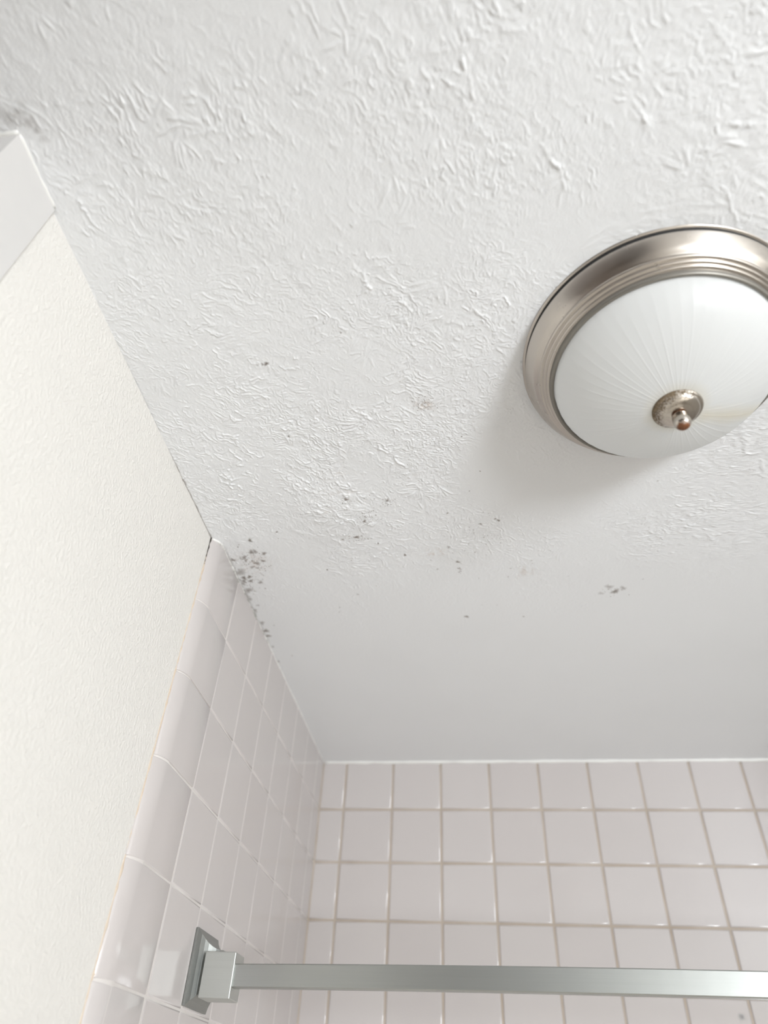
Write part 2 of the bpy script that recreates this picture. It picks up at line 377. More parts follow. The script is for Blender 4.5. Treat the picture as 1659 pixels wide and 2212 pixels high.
MOULD = [(0.2033, -0.0696, 0.00268, 0.8), (0.2595, -0.0625, 0.00234, 0.7), (0.2219, -0.0227, 0.00242, 0.8), (0.2053, 0.0122, 0.00321, 0.9), (0.184, 0.016, 0.00179, 0.7), (0.2348, 0.0293, 0.00144, 0.8), (0.0895, -0.0056, 0.00144, 0.9), (0.0883, 0.0092, 0.00087, 0.7), (0.0449, 0.0105, 0.0033, 0.8), (0.0225, 0.0243, 0.00104, 0.9), (0.0559, -0.0143, 0.00093, 0.5), (0.0396, 0.0378, 0.00411, 0.7), (0.0456, 0.0371, 0.00373, 0.65), (0.0583, 0.0425, 0.00337, 0.75), (0.0255, 0.0494, 0.00416, 0.65), (0.0518, 0.0604, 0.00318, 0.75), (0.0409, 0.0655, 0.00419, 0.65), (0.0352, 0.0593, 0.0019, 0.7), (0.0255, 0.0575, 0.00228, 0.7), (0.0312, 0.0743, 0.00307, 0.55), (0.0191, 0.0512, 0.00227, 0.5), (0.0059, 0.0538, 0.00381, 0.7), (0.0386, 0.0772, 0.00231, 0.6), (0.0085, 0.086, 0.00778, 0.5), (0.0103, 0.1009, 0.00393, 0.85), (0.0199, 0.099, 0.00337, 0.85), (0.0079, 0.1094, 0.00395, 0.7), (0.0189, 0.1101, 0.00355, 0.75), (0.0339, 0.1148, 0.00316, 0.7), (0.0047, 0.1155, 0.00397, 0.55), (0.0085, 0.1349, 0.00602, 0.6), (0.0178, 0.1381, 0.00129, 0.6), (0.0016, 0.1515, 0.00488, 0.4), (0.0041, 0.1596, 0.00408, 0.45), (0.0124, 0.1791, 0.00248, 0.45), (0.0036, 0.1938, 0.00417, 0.5), (0.0056, 0.2325, 0.0047, 0.5), (0.0057, 0.2579, 0.00521, 0.7), (0.0057, 0.2747, 0.00438, 0.7), (0.006, 0.3109, 0.00269, 0.6), (0.0036, 0.364, 0.00277, 0.6), (0.0339, 0.3435, 0.00145, 0.35), (0.0249, 0.241, 0.00171, 0.3), (0.0577, 0.0749, 0.00099, 0.7), (0.0612, 0.0728, 0.00084, 0.7), (0.1886, 0.0673, 0.00119, 0.7), (0.1472, 0.0891, 0.00144, 0.8), (0.1849, 0.1575, 0.00174, 0.45), (0.2405, 0.0906, 0.00097, 0.6), (0.1491, 0.1927, 0.00114, 0.6), (0.146, 0.2063, 0.00107, 0.5), (0.2179, 0.1365, 0.00093, 0.4), (0.2583, -0.0079, 0.0009, 0.5), (0.3572, 0.2324, 0.00322, 0.75), (0.5905, 0.1749, 0.00521, 0.75), (0.5799, 0.1618, 0.00518, 0.4), (0.6014, 0.1669, 0.00444, 0.45), (0.5691, 0.1786, 0.00375, 0.3), (0.628, 0.1443, 0.0013, 0.35), (0.3492, 0.0827, 0.00277, 0.75), (0.3513, 0.0991, 0.00192, 0.55), (0.3502, 0.1084, 0.00149, 0.5), (0.2712, 0.0616, 0.00219, 0.85), (0.3372, 0.0462, 0.0025, 0.5), (0.3848, -0.0027, 0.00191, 0.75), (0.41, -0.0088, 0.00203, 0.8), (0.4055, -0.0121, 0.00135, 0.8), (0.3397, -0.0297, 0.00128, 0.95), (0.3863, -0.1079, 0.00082, 0.9), (0.3891, -0.0279, 0.0008, 0.8), (0.3889, 0.0274, 0.00098, 0.8), (0.3757, 0.0609, 0.00114, 0.7), (0.4127, 0.0418, 0.00098, 0.7), (0.4007, 0.0303, 0.00077, 0.6), (0.369, 0.0033, 0.00076, 0.6), (0.3091, 0.0766, 0.00095, 0.7), (0.3426, 0.0609, 0.00079, 0.6), (0.3174, 0.0992, 0.00149, 0.4), (0.428, 0.1041, 0.00124, 0.5), (0.4248, 0.1252, 0.00126, 0.45), (0.4585, 0.0867, 0.00122, 0.5), (0.4601, 0.0936, 0.00094, 0.4), (0.4425, 0.0993, 0.00094, 0.4), (0.3794, 0.1259, 0.00082, 0.6), (0.4508, 0.2377, 0.00159, 0.5), (0.4077, 0.2012, 0.00094, 0.3), (0.5158, 0.1299, 0.00088, 0.35), (0.3714, -0.0714, 0.00071, 0.8), (0.6146, -0.0718, 0.00074, 0.8), (0.3831, 0.1998, 0.00094, 0.35), (0.1489, -0.2997, 0.00251, 0.8), (0.1445, -0.2994, 0.00168, 0.5), (0.1385, -0.2994, 0.0014, 0.3), (0.2406, -0.3323, 0.00122, 0.55), (0.1498, -0.1885, 0.00154, 0.7), (0.3648, -0.1704, 0.00084, 0.9), (0.137, -0.1408, 0.00064, 0.6), (0.2397, -0.0342, 0.00096, 0.8), (0.2933, -0.1281, 0.00063, 0.6), (0.004, -0.5702, 0.00565, 0.32), (0.0088, -0.5644, 0.00349, 0.3), (-0.0044, -0.5763, 0.00648, 0.28), (-0.0148, -0.5756, 0.00694, 0.25), (0.0108, -0.5557, 0.00353, 0.2), (0.0059, -0.5833, 0.00427, 0.15), (0.1998, -0.0721, 0.00061, 0.56), (0.2086, -0.067, 0.00057, 0.42), (0.2059, -0.0625, 0.00068, 0.53), (0.1975, -0.0632, 0.00079, 0.86), (0.2032, -0.0713, 0.00069, 0.43), (0.1992, -0.0663, 0.00078, 0.44), (0.2046, -0.0651, 0.00049, 0.89), (0.1983, -0.0687, 0.0007, 0.4), (0.203, -0.0687, 0.00047, 0.58), (0.1984, -0.0723, 0.00045, 0.78), (0.2084, -0.0651, 0.00049, 0.58), (0.1976, -0.0681, 0.00061, 0.53), (0.202, -0.0686, 0.00042, 0.86), (0.2072, -0.0708, 0.00056, 0.92), (0.2099, -0.0655, 0.00072, 0.77), (0.2068, -0.0649, 0.00048, 0.75), (0.2669, -0.0608, 0.00066, 0.61), (0.2627, -0.0609, 0.00056, 0.84), (0.2602, -0.0632, 0.00065, 0.92), (0.2531, -0.0655, 0.00074, 0.48), (0.2543, -0.0648, 0.00056, 0.7), (0.2517, -0.0577, 0.00053, 0.62), (0.2593, -0.0615, 0.00066, 0.91), (0.2569, -0.0651, 0.00082, 0.5), (0.2571, -0.0588, 0.00056, 0.44), (0.2554, -0.0621, 0.00044, 0.69), (0.2588, -0.0518, 0.00063, 0.46), (0.2687, -0.0575, 0.00058, 0.43), (0.2596, -0.0622, 0.00053, 0.91), (0.2589, -0.0553, 0.00059, 0.77), (0.2702, -0.0639, 0.00073, 0.62), (0.2538, -0.0644, 0.0006, 0.78), (0.2562, -0.0597, 0.0004, 0.48), (0.2638, -0.0574, 0.0004, 0.52), (0.2626, -0.0589, 0.00054, 0.6), (0.2569, -0.0566, 0.00073, 0.92), (0.2599, -0.0657, 0.00053, 0.85), (0.2525, -0.0545, 0.00061, 0.8), (0.2571, -0.062, 0.0006, 0.43), (0.2579, -0.061, 0.00059, 0.86), (0.2599, -0.0552, 0.0006, 0.73), (0.2527, -0.0597, 0.00063, 0.67), (0.2487, -0.0524, 0.00063, 0.77), (0.2636, -0.0538, 0.00072, 0.93), (0.2567, -0.0572, 0.0005, 0.43), (0.2579, -0.0521, 0.00077, 0.49), (0.2138, -0.0072, 0.00049, 0.77), (0.2237, -0.0213, 0.00061, 0.55), (0.2164, -0.0217, 0.00049, 0.8), (0.225, -0.0332, 0.00054, 0.45), (0.2216, -0.0384, 0.00047, 0.4), (0.2342, -0.0304, 0.00058, 0.73), (0.2185, -0.0261, 0.00051, 0.74), (0.2304, -0.0218, 0.00079, 0.62), (0.2239, -0.0302, 0.00068, 0.68), (0.246, -0.0241, 0.00077, 0.67), (0.2213, -0.0169, 0.00057, 0.88), (0.2328, -0.0395, 0.00055, 0.43), (0.2229, -0.0318, 0.00042, 0.7), (0.2292, -0.0211, 0.00047, 0.91), (0.2222, -0.0158, 0.00059, 0.84), (0.2239, -0.033, 0.00082, 0.78), (0.2255, -0.0303, 0.00051, 0.89), (0.2215, -0.027, 0.00064, 0.5), (0.2253, -0.018, 0.00073, 0.5), (0.2306, -0.0262, 0.00057, 0.78), (0.2209, -0.0211, 0.0006, 0.44), (0.2086, -0.0177, 0.00063, 0.71), (0.2115, -0.0139, 0.00077, 0.54), (0.221, -0.024, 0.00063, 0.93), (0.2228, -0.0264, 0.00061, 0.66), (0.2235, -0.024, 0.00063, 0.54), (0.2115, -0.0219, 0.00058, 0.83), (0.2253, -0.0308, 0.00048, 0.76), (0.2175, -0.0307, 0.00041, 0.44), (0.2206, -0.0347, 0.00078, 0.53), (0.2334, -0.0242, 0.00042, 0.43), (0.2267, -0.0184, 0.0004, 0.91), (0.2406, -0.0246, 0.00066, 0.51), (0.2134, -0.0295, 0.00066, 0.71), (0.2304, -0.041, 0.00084, 0.73), (0.2316, -0.0205, 0.0007, 0.67), (0.2281, -0.0237, 0.00054, 0.68), (0.2187, -0.0295, 0.00048, 0.54), (0.2204, -0.019, 0.00051, 0.78), (0.2386, -0.0232, 0.00055, 0.72), (0.217, 0.0176, 0.00074, 0.69), (0.2022, 0.0059, 0.00044, 0.52), (0.1884, 0.0131, 0.00053, 0.44), (0.1959, 0.0101, 0.00043, 0.56), (0.2046, 0.0112, 0.00078, 0.93), (0.2087, 0.0104, 0.00044, 0.59), (0.2029, 0.0129, 0.00076, 0.81), (0.2078, 0.015, 0.00052, 0.9), (0.2069, 0.0135, 0.00051, 0.76), (0.1985, 0.0151, 0.00042, 0.5), (0.2137, 0.0116, 0.00078, 0.71), (0.1999, 0.0207, 0.00072, 0.72), (0.2123, 0.0172, 0.00047, 0.59), (0.2132, 0.0091, 0.00049, 0.79), (0.1981, 0.0125, 0.00084, 0.45), (0.1931, 0.02, 0.00061, 0.52), (0.2215, 0.019, 0.00052, 0.49), (0.2015, 0.012, 0.00085, 0.87), (0.2137, 0.0149, 0.00078, 0.62), (0.2145, 0.0207, 0.00043, 0.77), (0.2164, 0.0174, 0.00068, 0.72), (0.2015, 0.0106, 0.00041, 0.52), (0.2169, 0.0155, 0.00054, 0.81), (0.2036, 0.0194, 0.00052, 0.69), (0.212, 0.0105, 0.00081, 0.83), (0.2163, 0.0165, 0.00066, 0.46), (0.2119, 0.0199, 0.00076, 0.66), (0.2122, 0.018, 0.00041, 0.51), (0.1943, 0.0135, 0.0008, 0.69), (0.2005, 0.0099, 0.00071, 0.45), (0.1954, 0.0098, 0.00044, 0.43), (0.2217, 0.0155, 0.00083, 0.49), (0.2212, 0.0175, 0.00066, 0.82), (0.1903, 0.0081, 0.00082, 0.6), (0.2092, 0.0165, 0.00086, 0.62), (0.1957, 0.0144, 0.00057, 0.48), (0.2094, 0.012, 0.00052, 0.63), (0.2073, 0.0196, 0.00053, 0.79), (0.2101, 0.018, 0.00063, 0.5), (0.2134, 0.0097, 0.00054, 0.91), (0.1952, 0.0084, 0.00059, 0.68), (0.1761, 0.0115, 0.00074, 0.41), (0.207, 0.0155, 0.00062, 0.65), (0.203, 0.0087, 0.00062, 0.45), (0.1918, 0.0046, 0.00058, 0.46), (0.2024, 0.0128, 0.00075, 0.63), (0.185, 0.0126, 0.00042, 0.67), (0.1952, 0.0091, 0.00041, 0.41), (0.2147, 0.0203, 0.00057, 0.46), (0.1939, 0.0099, 0.0008, 0.82), (0.3248, -0.2367, 0.00051, 0.85), (0.3261, -0.2276, 0.00059, 0.44), (0.3257, -0.2204, 0.00056, 0.54), (0.3231, -0.2322, 0.00046, 0.67), (0.3201, -0.225, 0.00058, 0.53), (0.3091, -0.2295, 0.00068, 0.85), (0.3203, -0.244, 0.00064, 0.42), (0.3243, -0.2276, 0.00064, 0.54), (0.3221, -0.2277, 0.00038, 0.41), (0.3337, -0.2331, 0.00038, 0.86), (0.3181, -0.2394, 0.00058, 0.51), (0.3191, -0.2241, 0.00052, 0.47), (0.323, -0.222, 0.00061, 0.65), (0.3294, -0.2263, 0.00048, 0.41), (0.329, -0.2323, 0.00034, 0.65), (0.3212, -0.2154, 0.00037, 0.68), (0.3212, -0.2298, 0.00046, 0.5), (0.3239, -0.2306, 0.00041, 0.94), (0.3143, -0.2226, 0.00053, 0.83), (0.3382, -0.2184, 0.00039, 0.89), (0.3105, -0.2232, 0.00035, 0.57), (0.3241, -0.221, 0.00045, 0.71), (0.3316, -0.2268, 0.00067, 0.73), (0.3143, -0.2159, 0.00072, 0.58), (0.3329, -0.2138, 0.00039, 0.62), (0.3425, -0.224, 0.00037, 0.49), (0.3357, -0.2216, 0.00051, 0.7), (0.3281, -0.2276, 0.00056, 0.58), (0.3172, -0.2271, 0.00046, 0.65), (0.3242, -0.2258, 0.00034, 0.43), (0.3159, -0.2259, 0.00061, 0.72), (0.3196, -0.2303, 0.00046, 0.72), (0.3336, -0.2257, 0.00035, 0.42), (0.3233, -0.2268, 0.00038, 0.85), (0.3271, -0.2175, 0.0006, 0.66), (0.3316, -0.2334, 0.00068, 0.55), (0.325, -0.2276, 0.00055, 0.68), (0.3175, -0.2361, 0.00037, 0.94), (0.3132, -0.2247, 0.00055, 0.53), (0.3231, -0.2292, 0.00033, 0.42), (0.3156, -0.2201, 0.00069, 0.65), (0.3272, -0.2284, 0.00044, 0.66), (0.316, -0.2319, 0.00037, 0.4), (0.3263, -0.2258, 0.00059, 0.65), (0.3306, -0.2195, 0.00048, 0.46), (0.0431, 0.0623, 0.0007, 0.6), (0.0511, 0.042, 0.00085, 0.93), (0.0347, 0.0718, 0.00092, 0.61), (0.0216, 0.0614, 0.00067, 0.43), (0.0226, 0.052, 0.00064, 0.82), (0.0417, 0.0923, 0.00046, 0.8), (0.0377, 0.059, 0.00061, 0.75), (0.0418, 0.0397, 0.00091, 0.83), (0.0212, 0.0658, 0.00092, 0.93), (0.0428, 0.0603, 0.00048, 0.9), (0.051, 0.0481, 0.00072, 0.52), (0.0357, 0.072, 0.00078, 0.68), (0.0538, 0.0454, 0.00079, 0.41), (0.0509, 0.0665, 0.0005, 0.83), (0.0478, 0.0387, 0.00073, 0.57), (0.019, 0.0475, 0.00072, 0.66), (0.042, 0.0603, 0.0005, 0.94), (0.0321, 0.0518, 0.00092, 0.66), (0.0084, 0.0788, 0.00072, 0.83), (0.0414, 0.0742, 0.00094, 0.4), (0.0211, 0.0601, 0.00089, 0.62), (0.0327, 0.1095, 0.00068, 0.79), (0.045, 0.0776, 0.00091, 0.72), (0.0464, 0.0578, 0.0005, 0.75), (0.0459, 0.0749, 0.00075, 0.4), (0.0474, 0.0532, 0.00052, 0.77), (0.0351, 0.0378, 0.0007, 0.69), (0.0539, 0.0738, 0.00091, 0.46), (0.0383, 0.0574, 0.00064, 0.43), (0.0427, 0.0476, 0.00054, 0.77), (0.0146, 0.0538, 0.00077, 0.52), (0.0358, 0.0516, 0.00067, 0.49), (0.0082, 0.0622, 0.00084, 0.47), (0.0278, 0.0657, 0.0009, 0.76), (0.0231, 0.0509, 0.00049, 0.73), (0.0324, 0.0382, 0.00064, 0.6), (0.0455, 0.0416, 0.00067, 0.86), (0.0255, 0.0189, 0.0009, 0.91), (0.0267, 0.1074, 0.00078, 0.4), (0.0406, 0.0509, 0.00066, 0.83), (0.0512, 0.0515, 0.00066, 0.8), (0.0208, 0.0542, 0.00086, 0.9), (0.0517, 0.053, 0.00058, 0.9), (0.0524, 0.027, 0.00047, 0.94), (0.0165, 0.0679, 0.00072, 0.87), (0.0422, 0.0401, 0.00082, 0.71), (0.0496, 0.0851, 0.00086, 0.83), (0.0322, 0.0741, 0.00095, 0.86), (0.044, 0.0697, 0.0009, 0.56), (0.0037, 0.0746, 0.00084, 0.79), (0.0247, 0.0414, 0.0006, 0.81), (0.0236, 0.0676, 0.00047, 0.94), (0.0583, 0.0411, 0.00048, 0.44), (0.0284, 0.0542, 0.00093, 0.87), (0.0524, 0.0717, 0.00071, 0.53), (0.0273, 0.0668, 0.00073, 0.94), (0.0304, 0.061, 0.00052, 0.71), (0.0407, 0.095, 0.00073, 0.66), (0.0406, 0.0468, 0.00086, 0.43), (0.0336, 0.0729, 0.00093, 0.41), (0.0496, 0.08, 0.00094, 0.84), (0.0398, 0.0528, 0.00077, 0.41), (0.0402, 0.0624, 0.00059, 0.53), (0.0316, 0.0448, 0.00086, 0.83), (0.0363, 0.0656, 0.00079, 0.7), (0.0576, 0.0515, 0.00083, 0.43), (0.0382, 0.0599, 0.00078, 0.88), (0.0476, 0.0645, 0.00044, 0.49), (0.0297, 0.0649, 0.00057, 0.44), (0.0414, 0.0445, 0.00077, 0.94), (0.0219, 0.0769, 0.0006, 0.85), (0.0038, 0.1092, 0.00058, 0.47), (0.03, 0.1064, 0.00058, 0.82), (-0.0018, 0.0803, 0.00081, 0.91), (0.025, 0.1095, 0.00065, 0.51), (0.0046, 0.1413, 0.00092, 0.77), (0.0144, 0.1212, 0.00055, 0.78), (0.0136, 0.0998, 0.00055, 0.54), (0.0132, 0.1373, 0.00083, 0.56), (0.0036, 0.1259, 0.0006, 0.73), (0.0103, 0.1138, 0.00079, 0.74), (0.0237, 0.1056, 0.00052, 0.7), (0.0264, 0.0834, 0.00055, 0.46), (0.0264, 0.1077, 0.0005, 0.87), (0.0168, 0.1169, 0.00049, 0.54), (0.0039, 0.1153, 0.00049, 0.48), (0.0148, 0.1246, 0.00089, 0.83), (-0.0004, 0.13, 0.00096, 0.44), (-0.0014, 0.1566, 0.00081, 0.82), (0.0085, 0.1133, 0.00091, 0.42), (0.0025, 0.1063, 0.0009, 0.66), (0.0147, 0.1257, 0.00093, 0.55), (0.0038, 0.1047, 0.00068, 0.87), (0.0286, 0.1061, 0.00065, 0.93), (0.0031, 0.1164, 0.00055, 0.61), (0.0186, 0.1125, 0.00059, 0.52), (-0.0031, 0.0873, 0.00056, 0.46), (0.0036, 0.1053, 0.00076, 0.54), (0.0162, 0.1108, 0.00059, 0.64), (0.0001, 0.1036, 0.00049, 0.82), (0.0163, 0.1295, 0.00065, 0.92), (0.0191, 0.125, 0.00051, 0.65), (0.0143, 0.1076, 0.00087, 0.58), (0.0079, 0.1089, 0.00097, 0.8), (0.0018, 0.1451, 0.00078, 0.6), (0.0053, 0.1076, 0.00053, 0.92), (0.0105, 0.0905, 0.00069, 0.41), (0.0136, 0.1277, 0.00048, 0.41), (0.0169, 0.0811, 0.00045, 0.92), (-0.0, 0.1457, 0.00049, 0.68), (-0.0076, 0.1227, 0.00065, 0.51), (0.0172, 0.1005, 0.00052, 0.83), (-0.0034, 0.0992, 0.00084, 0.87), (0.0206, 0.1113, 0.00095, 0.41), (0.0112, 0.1136, 0.00074, 0.91), (0.0019, 0.0905, 0.00088, 0.54), (-0.0038, 0.1459, 0.00067, 0.76), (0.0093, 0.1295, 0.00098, 0.51), (0.0052, 0.1063, 0.00049, 0.62), (0.0187, 0.109, 0.00097, 0.6), (0.0209, 0.1136, 0.0007, 0.87), (0.0102, 0.1225, 0.00091, 0.62), (0.0171, 0.1287, 0.00082, 0.84), (0.0117, 0.1061, 0.00082, 0.52), (0.0099, 0.0925, 0.00062, 0.73), (0.0142, 0.1466, 0.00094, 0.57), (0.0038, 0.1085, 0.00051, 0.86), (0.0184, 0.0801, 0.00067, 0.62), (0.0052, 0.1086, 0.00062, 0.49), (0.0083, 0.1199, 0.00074, 0.5), (0.0322, 0.1175, 0.00079, 0.91), (0.0289, 0.1006, 0.00047, 0.6), (0.0284, 0.13, 0.0006, 0.89), (0.0318, 0.1071, 0.00068, 0.74), (0.0463, 0.0549, 0.00057, 0.86), (0.0434, 0.0776, 0.00078, 0.63), (0.0394, 0.119, 0.00052, 0.42), (0.04, 0.0903, 0.00073, 0.94), (0.0375, 0.1323, 0.0009, 0.89), (0.0301, 0.0992, 0.00065, 0.71), (0.0354, 0.1102, 0.00067, 0.85), (0.041, 0.0823, 0.00091, 0.63), (0.037, 0.0549, 0.00076, 0.55), (0.032, 0.05, 0.00052, 0.48), (0.0365, 0.12, 0.00068, 0.6), (0.0267, 0.0917, 0.00086, 0.57), (0.0254, 0.0978, 0.0005, 0.87), (0.0313, 0.0621, 0.0007, 0.69), (0.0437, 0.0974, 0.00087, 0.61), (0.0426, 0.0959, 0.00061, 0.81), (0.0502, 0.0746, 0.00062, 0.64), (0.0372, 0.131, 0.00054, 0.57), (0.0388, 0.1089, 0.00066, 0.8), (0.0201, 0.1389, 0.00087, 0.64), (0.0397, 0.106, 0.0005, 0.68), (0.3492, 0.0992, 0.00078, 0.81), (0.3533, 0.107, 0.00053, 0.54), (0.3537, 0.0873, 0.00067, 0.68), (0.3523, 0.1071, 0.00043, 0.75), (0.3534, 0.1021, 0.00073, 0.67), (0.3482, 0.0983, 0.00056, 0.91), (0.3519, 0.0976, 0.00065, 0.59), (0.3517, 0.112, 0.0007, 0.79), (0.3515, 0.1038, 0.00087, 0.49), (0.3503, 0.1004, 0.00091, 0.6), (0.2222, -0.042, 0.0005, 0.63), (0.2163, -0.0315, 0.00074, 0.95), (0.2364, -0.0746, 0.0006, 0.84), (0.2067, -0.0591, 0.00042, 0.55), (0.2215, -0.0394, 0.00069, 0.62), (0.2419, -0.0734, 0.00049, 0.58), (0.2422, -0.0671, 0.00068, 0.82), (0.2751, -0.0378, 0.00057, 0.92), (0.2388, -0.0494, 0.00052, 0.8), (0.2376, -0.0436, 0.00082, 0.93), (0.2072, -0.0534, 0.00053, 0.61), (0.2246, -0.0392, 0.00076, 0.95), (0.2325, -0.042, 0.0006, 0.56), (0.2014, -0.0512, 0.00083, 0.81), (0.2569, -0.0128, 0.00073, 0.77), (0.2549, -0.052, 0.00051, 0.9), (0.2349, -0.043, 0.00075, 0.81), (0.241, -0.04, 0.00056, 0.92), (0.2327, -0.0316, 0.00048, 0.54), (0.2284, -0.0688, 0.00072, 0.72), (0.3397, -0.009, 0.0006, 0.76), (0.3965, -0.0244, 0.00075, 0.42), (0.4003, 0.0233, 0.00044, 0.71), (0.3563, -0.0075, 0.00054, 0.73), (0.3751, 0.016, 0.00074, 0.84), (0.3975, -0.02, 0.0006, 0.59), (0.3601, 0.0567, 0.00076, 0.67), (0.4134, 0.0289, 0.00066, 0.76), (0.3796, 0.037, 0.0006, 0.54), (0.4083, 0.0032, 0.00044, 0.5), (0.3748, 0.0089, 0.00073, 0.58), (0.3696, 0.0098, 0.00067, 0.47), (0.4079, 0.0246, 0.00086, 0.48), (0.392, 0.0425, 0.00082, 0.76), (0.3666, 0.0415, 0.00082, 0.61), (0.3945, 0.0239, 0.0004, 0.88), (0.4195, 0.0675, 0.00049, 0.53), (0.3587, -0.0047, 0.00046, 0.4), (0.6028, 0.1689, 0.00067, 0.89), (0.5802, 0.1683, 0.00091, 0.41), (0.5777, 0.1555, 0.00071, 0.63), (0.5852, 0.1877, 0.00072, 0.86), (0.5874, 0.1777, 0.00071, 0.53), (0.613, 0.1852, 0.00047, 0.94), (0.5749, 0.1747, 0.00077, 0.9), (0.5836, 0.17, 0.00083, 0.45), (0.5707, 0.1692, 0.00077, 0.76), (0.5922, 0.1665, 0.00057, 0.66), (0.5893, 0.1669, 0.00065, 0.45), (0.5991, 0.171, 0.00075, 0.83), (0.5894, 0.1673, 0.00057, 0.81), (0.5793, 0.1687, 0.00086, 0.77), (0.5899, 0.1858, 0.00049, 0.43), (0.5909, 0.1786, 0.00072, 0.52)]
BROWN = [(0.3179, 0.0592, 0.0124, 0.0078, 0.4), (0.4511, 0.1115, 0.0139, 0.0118, 0.28), (0.3226, -0.2242, 0.0088, 0.007, 0.45), (0.1969, -0.1171, 0.0185, 0.0052, 0.15), (0.2006, -0.0837, 0.019, 0.0046, 0.2), (0.0343, 0.0627, 0.0218, 0.0238, 0.18), (0.4401, 0.119, 0.0098, 0.0071, 0.2), (0.1677, -0.0455, 0.0131, 0.0059, 0.12)]


def gauss_blur(a, s):
    r = max(1, int(3 * s))
    k = np.exp(-0.5 * (np.arange(-r, r + 1) / s) ** 2); k /= k.sum()
    a = np.apply_along_axis(lambda m: np.convolve(m, k, 'same'), 0, a)
    return np.apply_along_axis(lambda m: np.convolve(m, k, 'same'), 1, a)

def lowfreq(rng, shape, cell):
    """smooth random field in about -1..1 by interpolating a coarse lattice"""
    h, w = shape
    g = rng.standard_normal((int(h / cell) + 4, int(w / cell) + 4))
    yy = np.arange(h) / cell; xx = np.arange(w) / cell
    y0 = yy.astype(int); x0 = xx.astype(int)
    fy = yy - y0; fx = xx - x0
    fy = (fy * fy * (3 - 2 * fy))[:, None]; fx = (fx * fx * (3 - 2 * fx))[None, :]
    a = g[y0][:, x0]; b = g[y0][:, x0 + 1]; c = g[y0 + 1][:, x0]; d = g[y0 + 1][:, x0 + 1]
    return (a * (1 - fx) + b * fx) * (1 - fy) + (c * (1 - fx) + d * fx) * fy

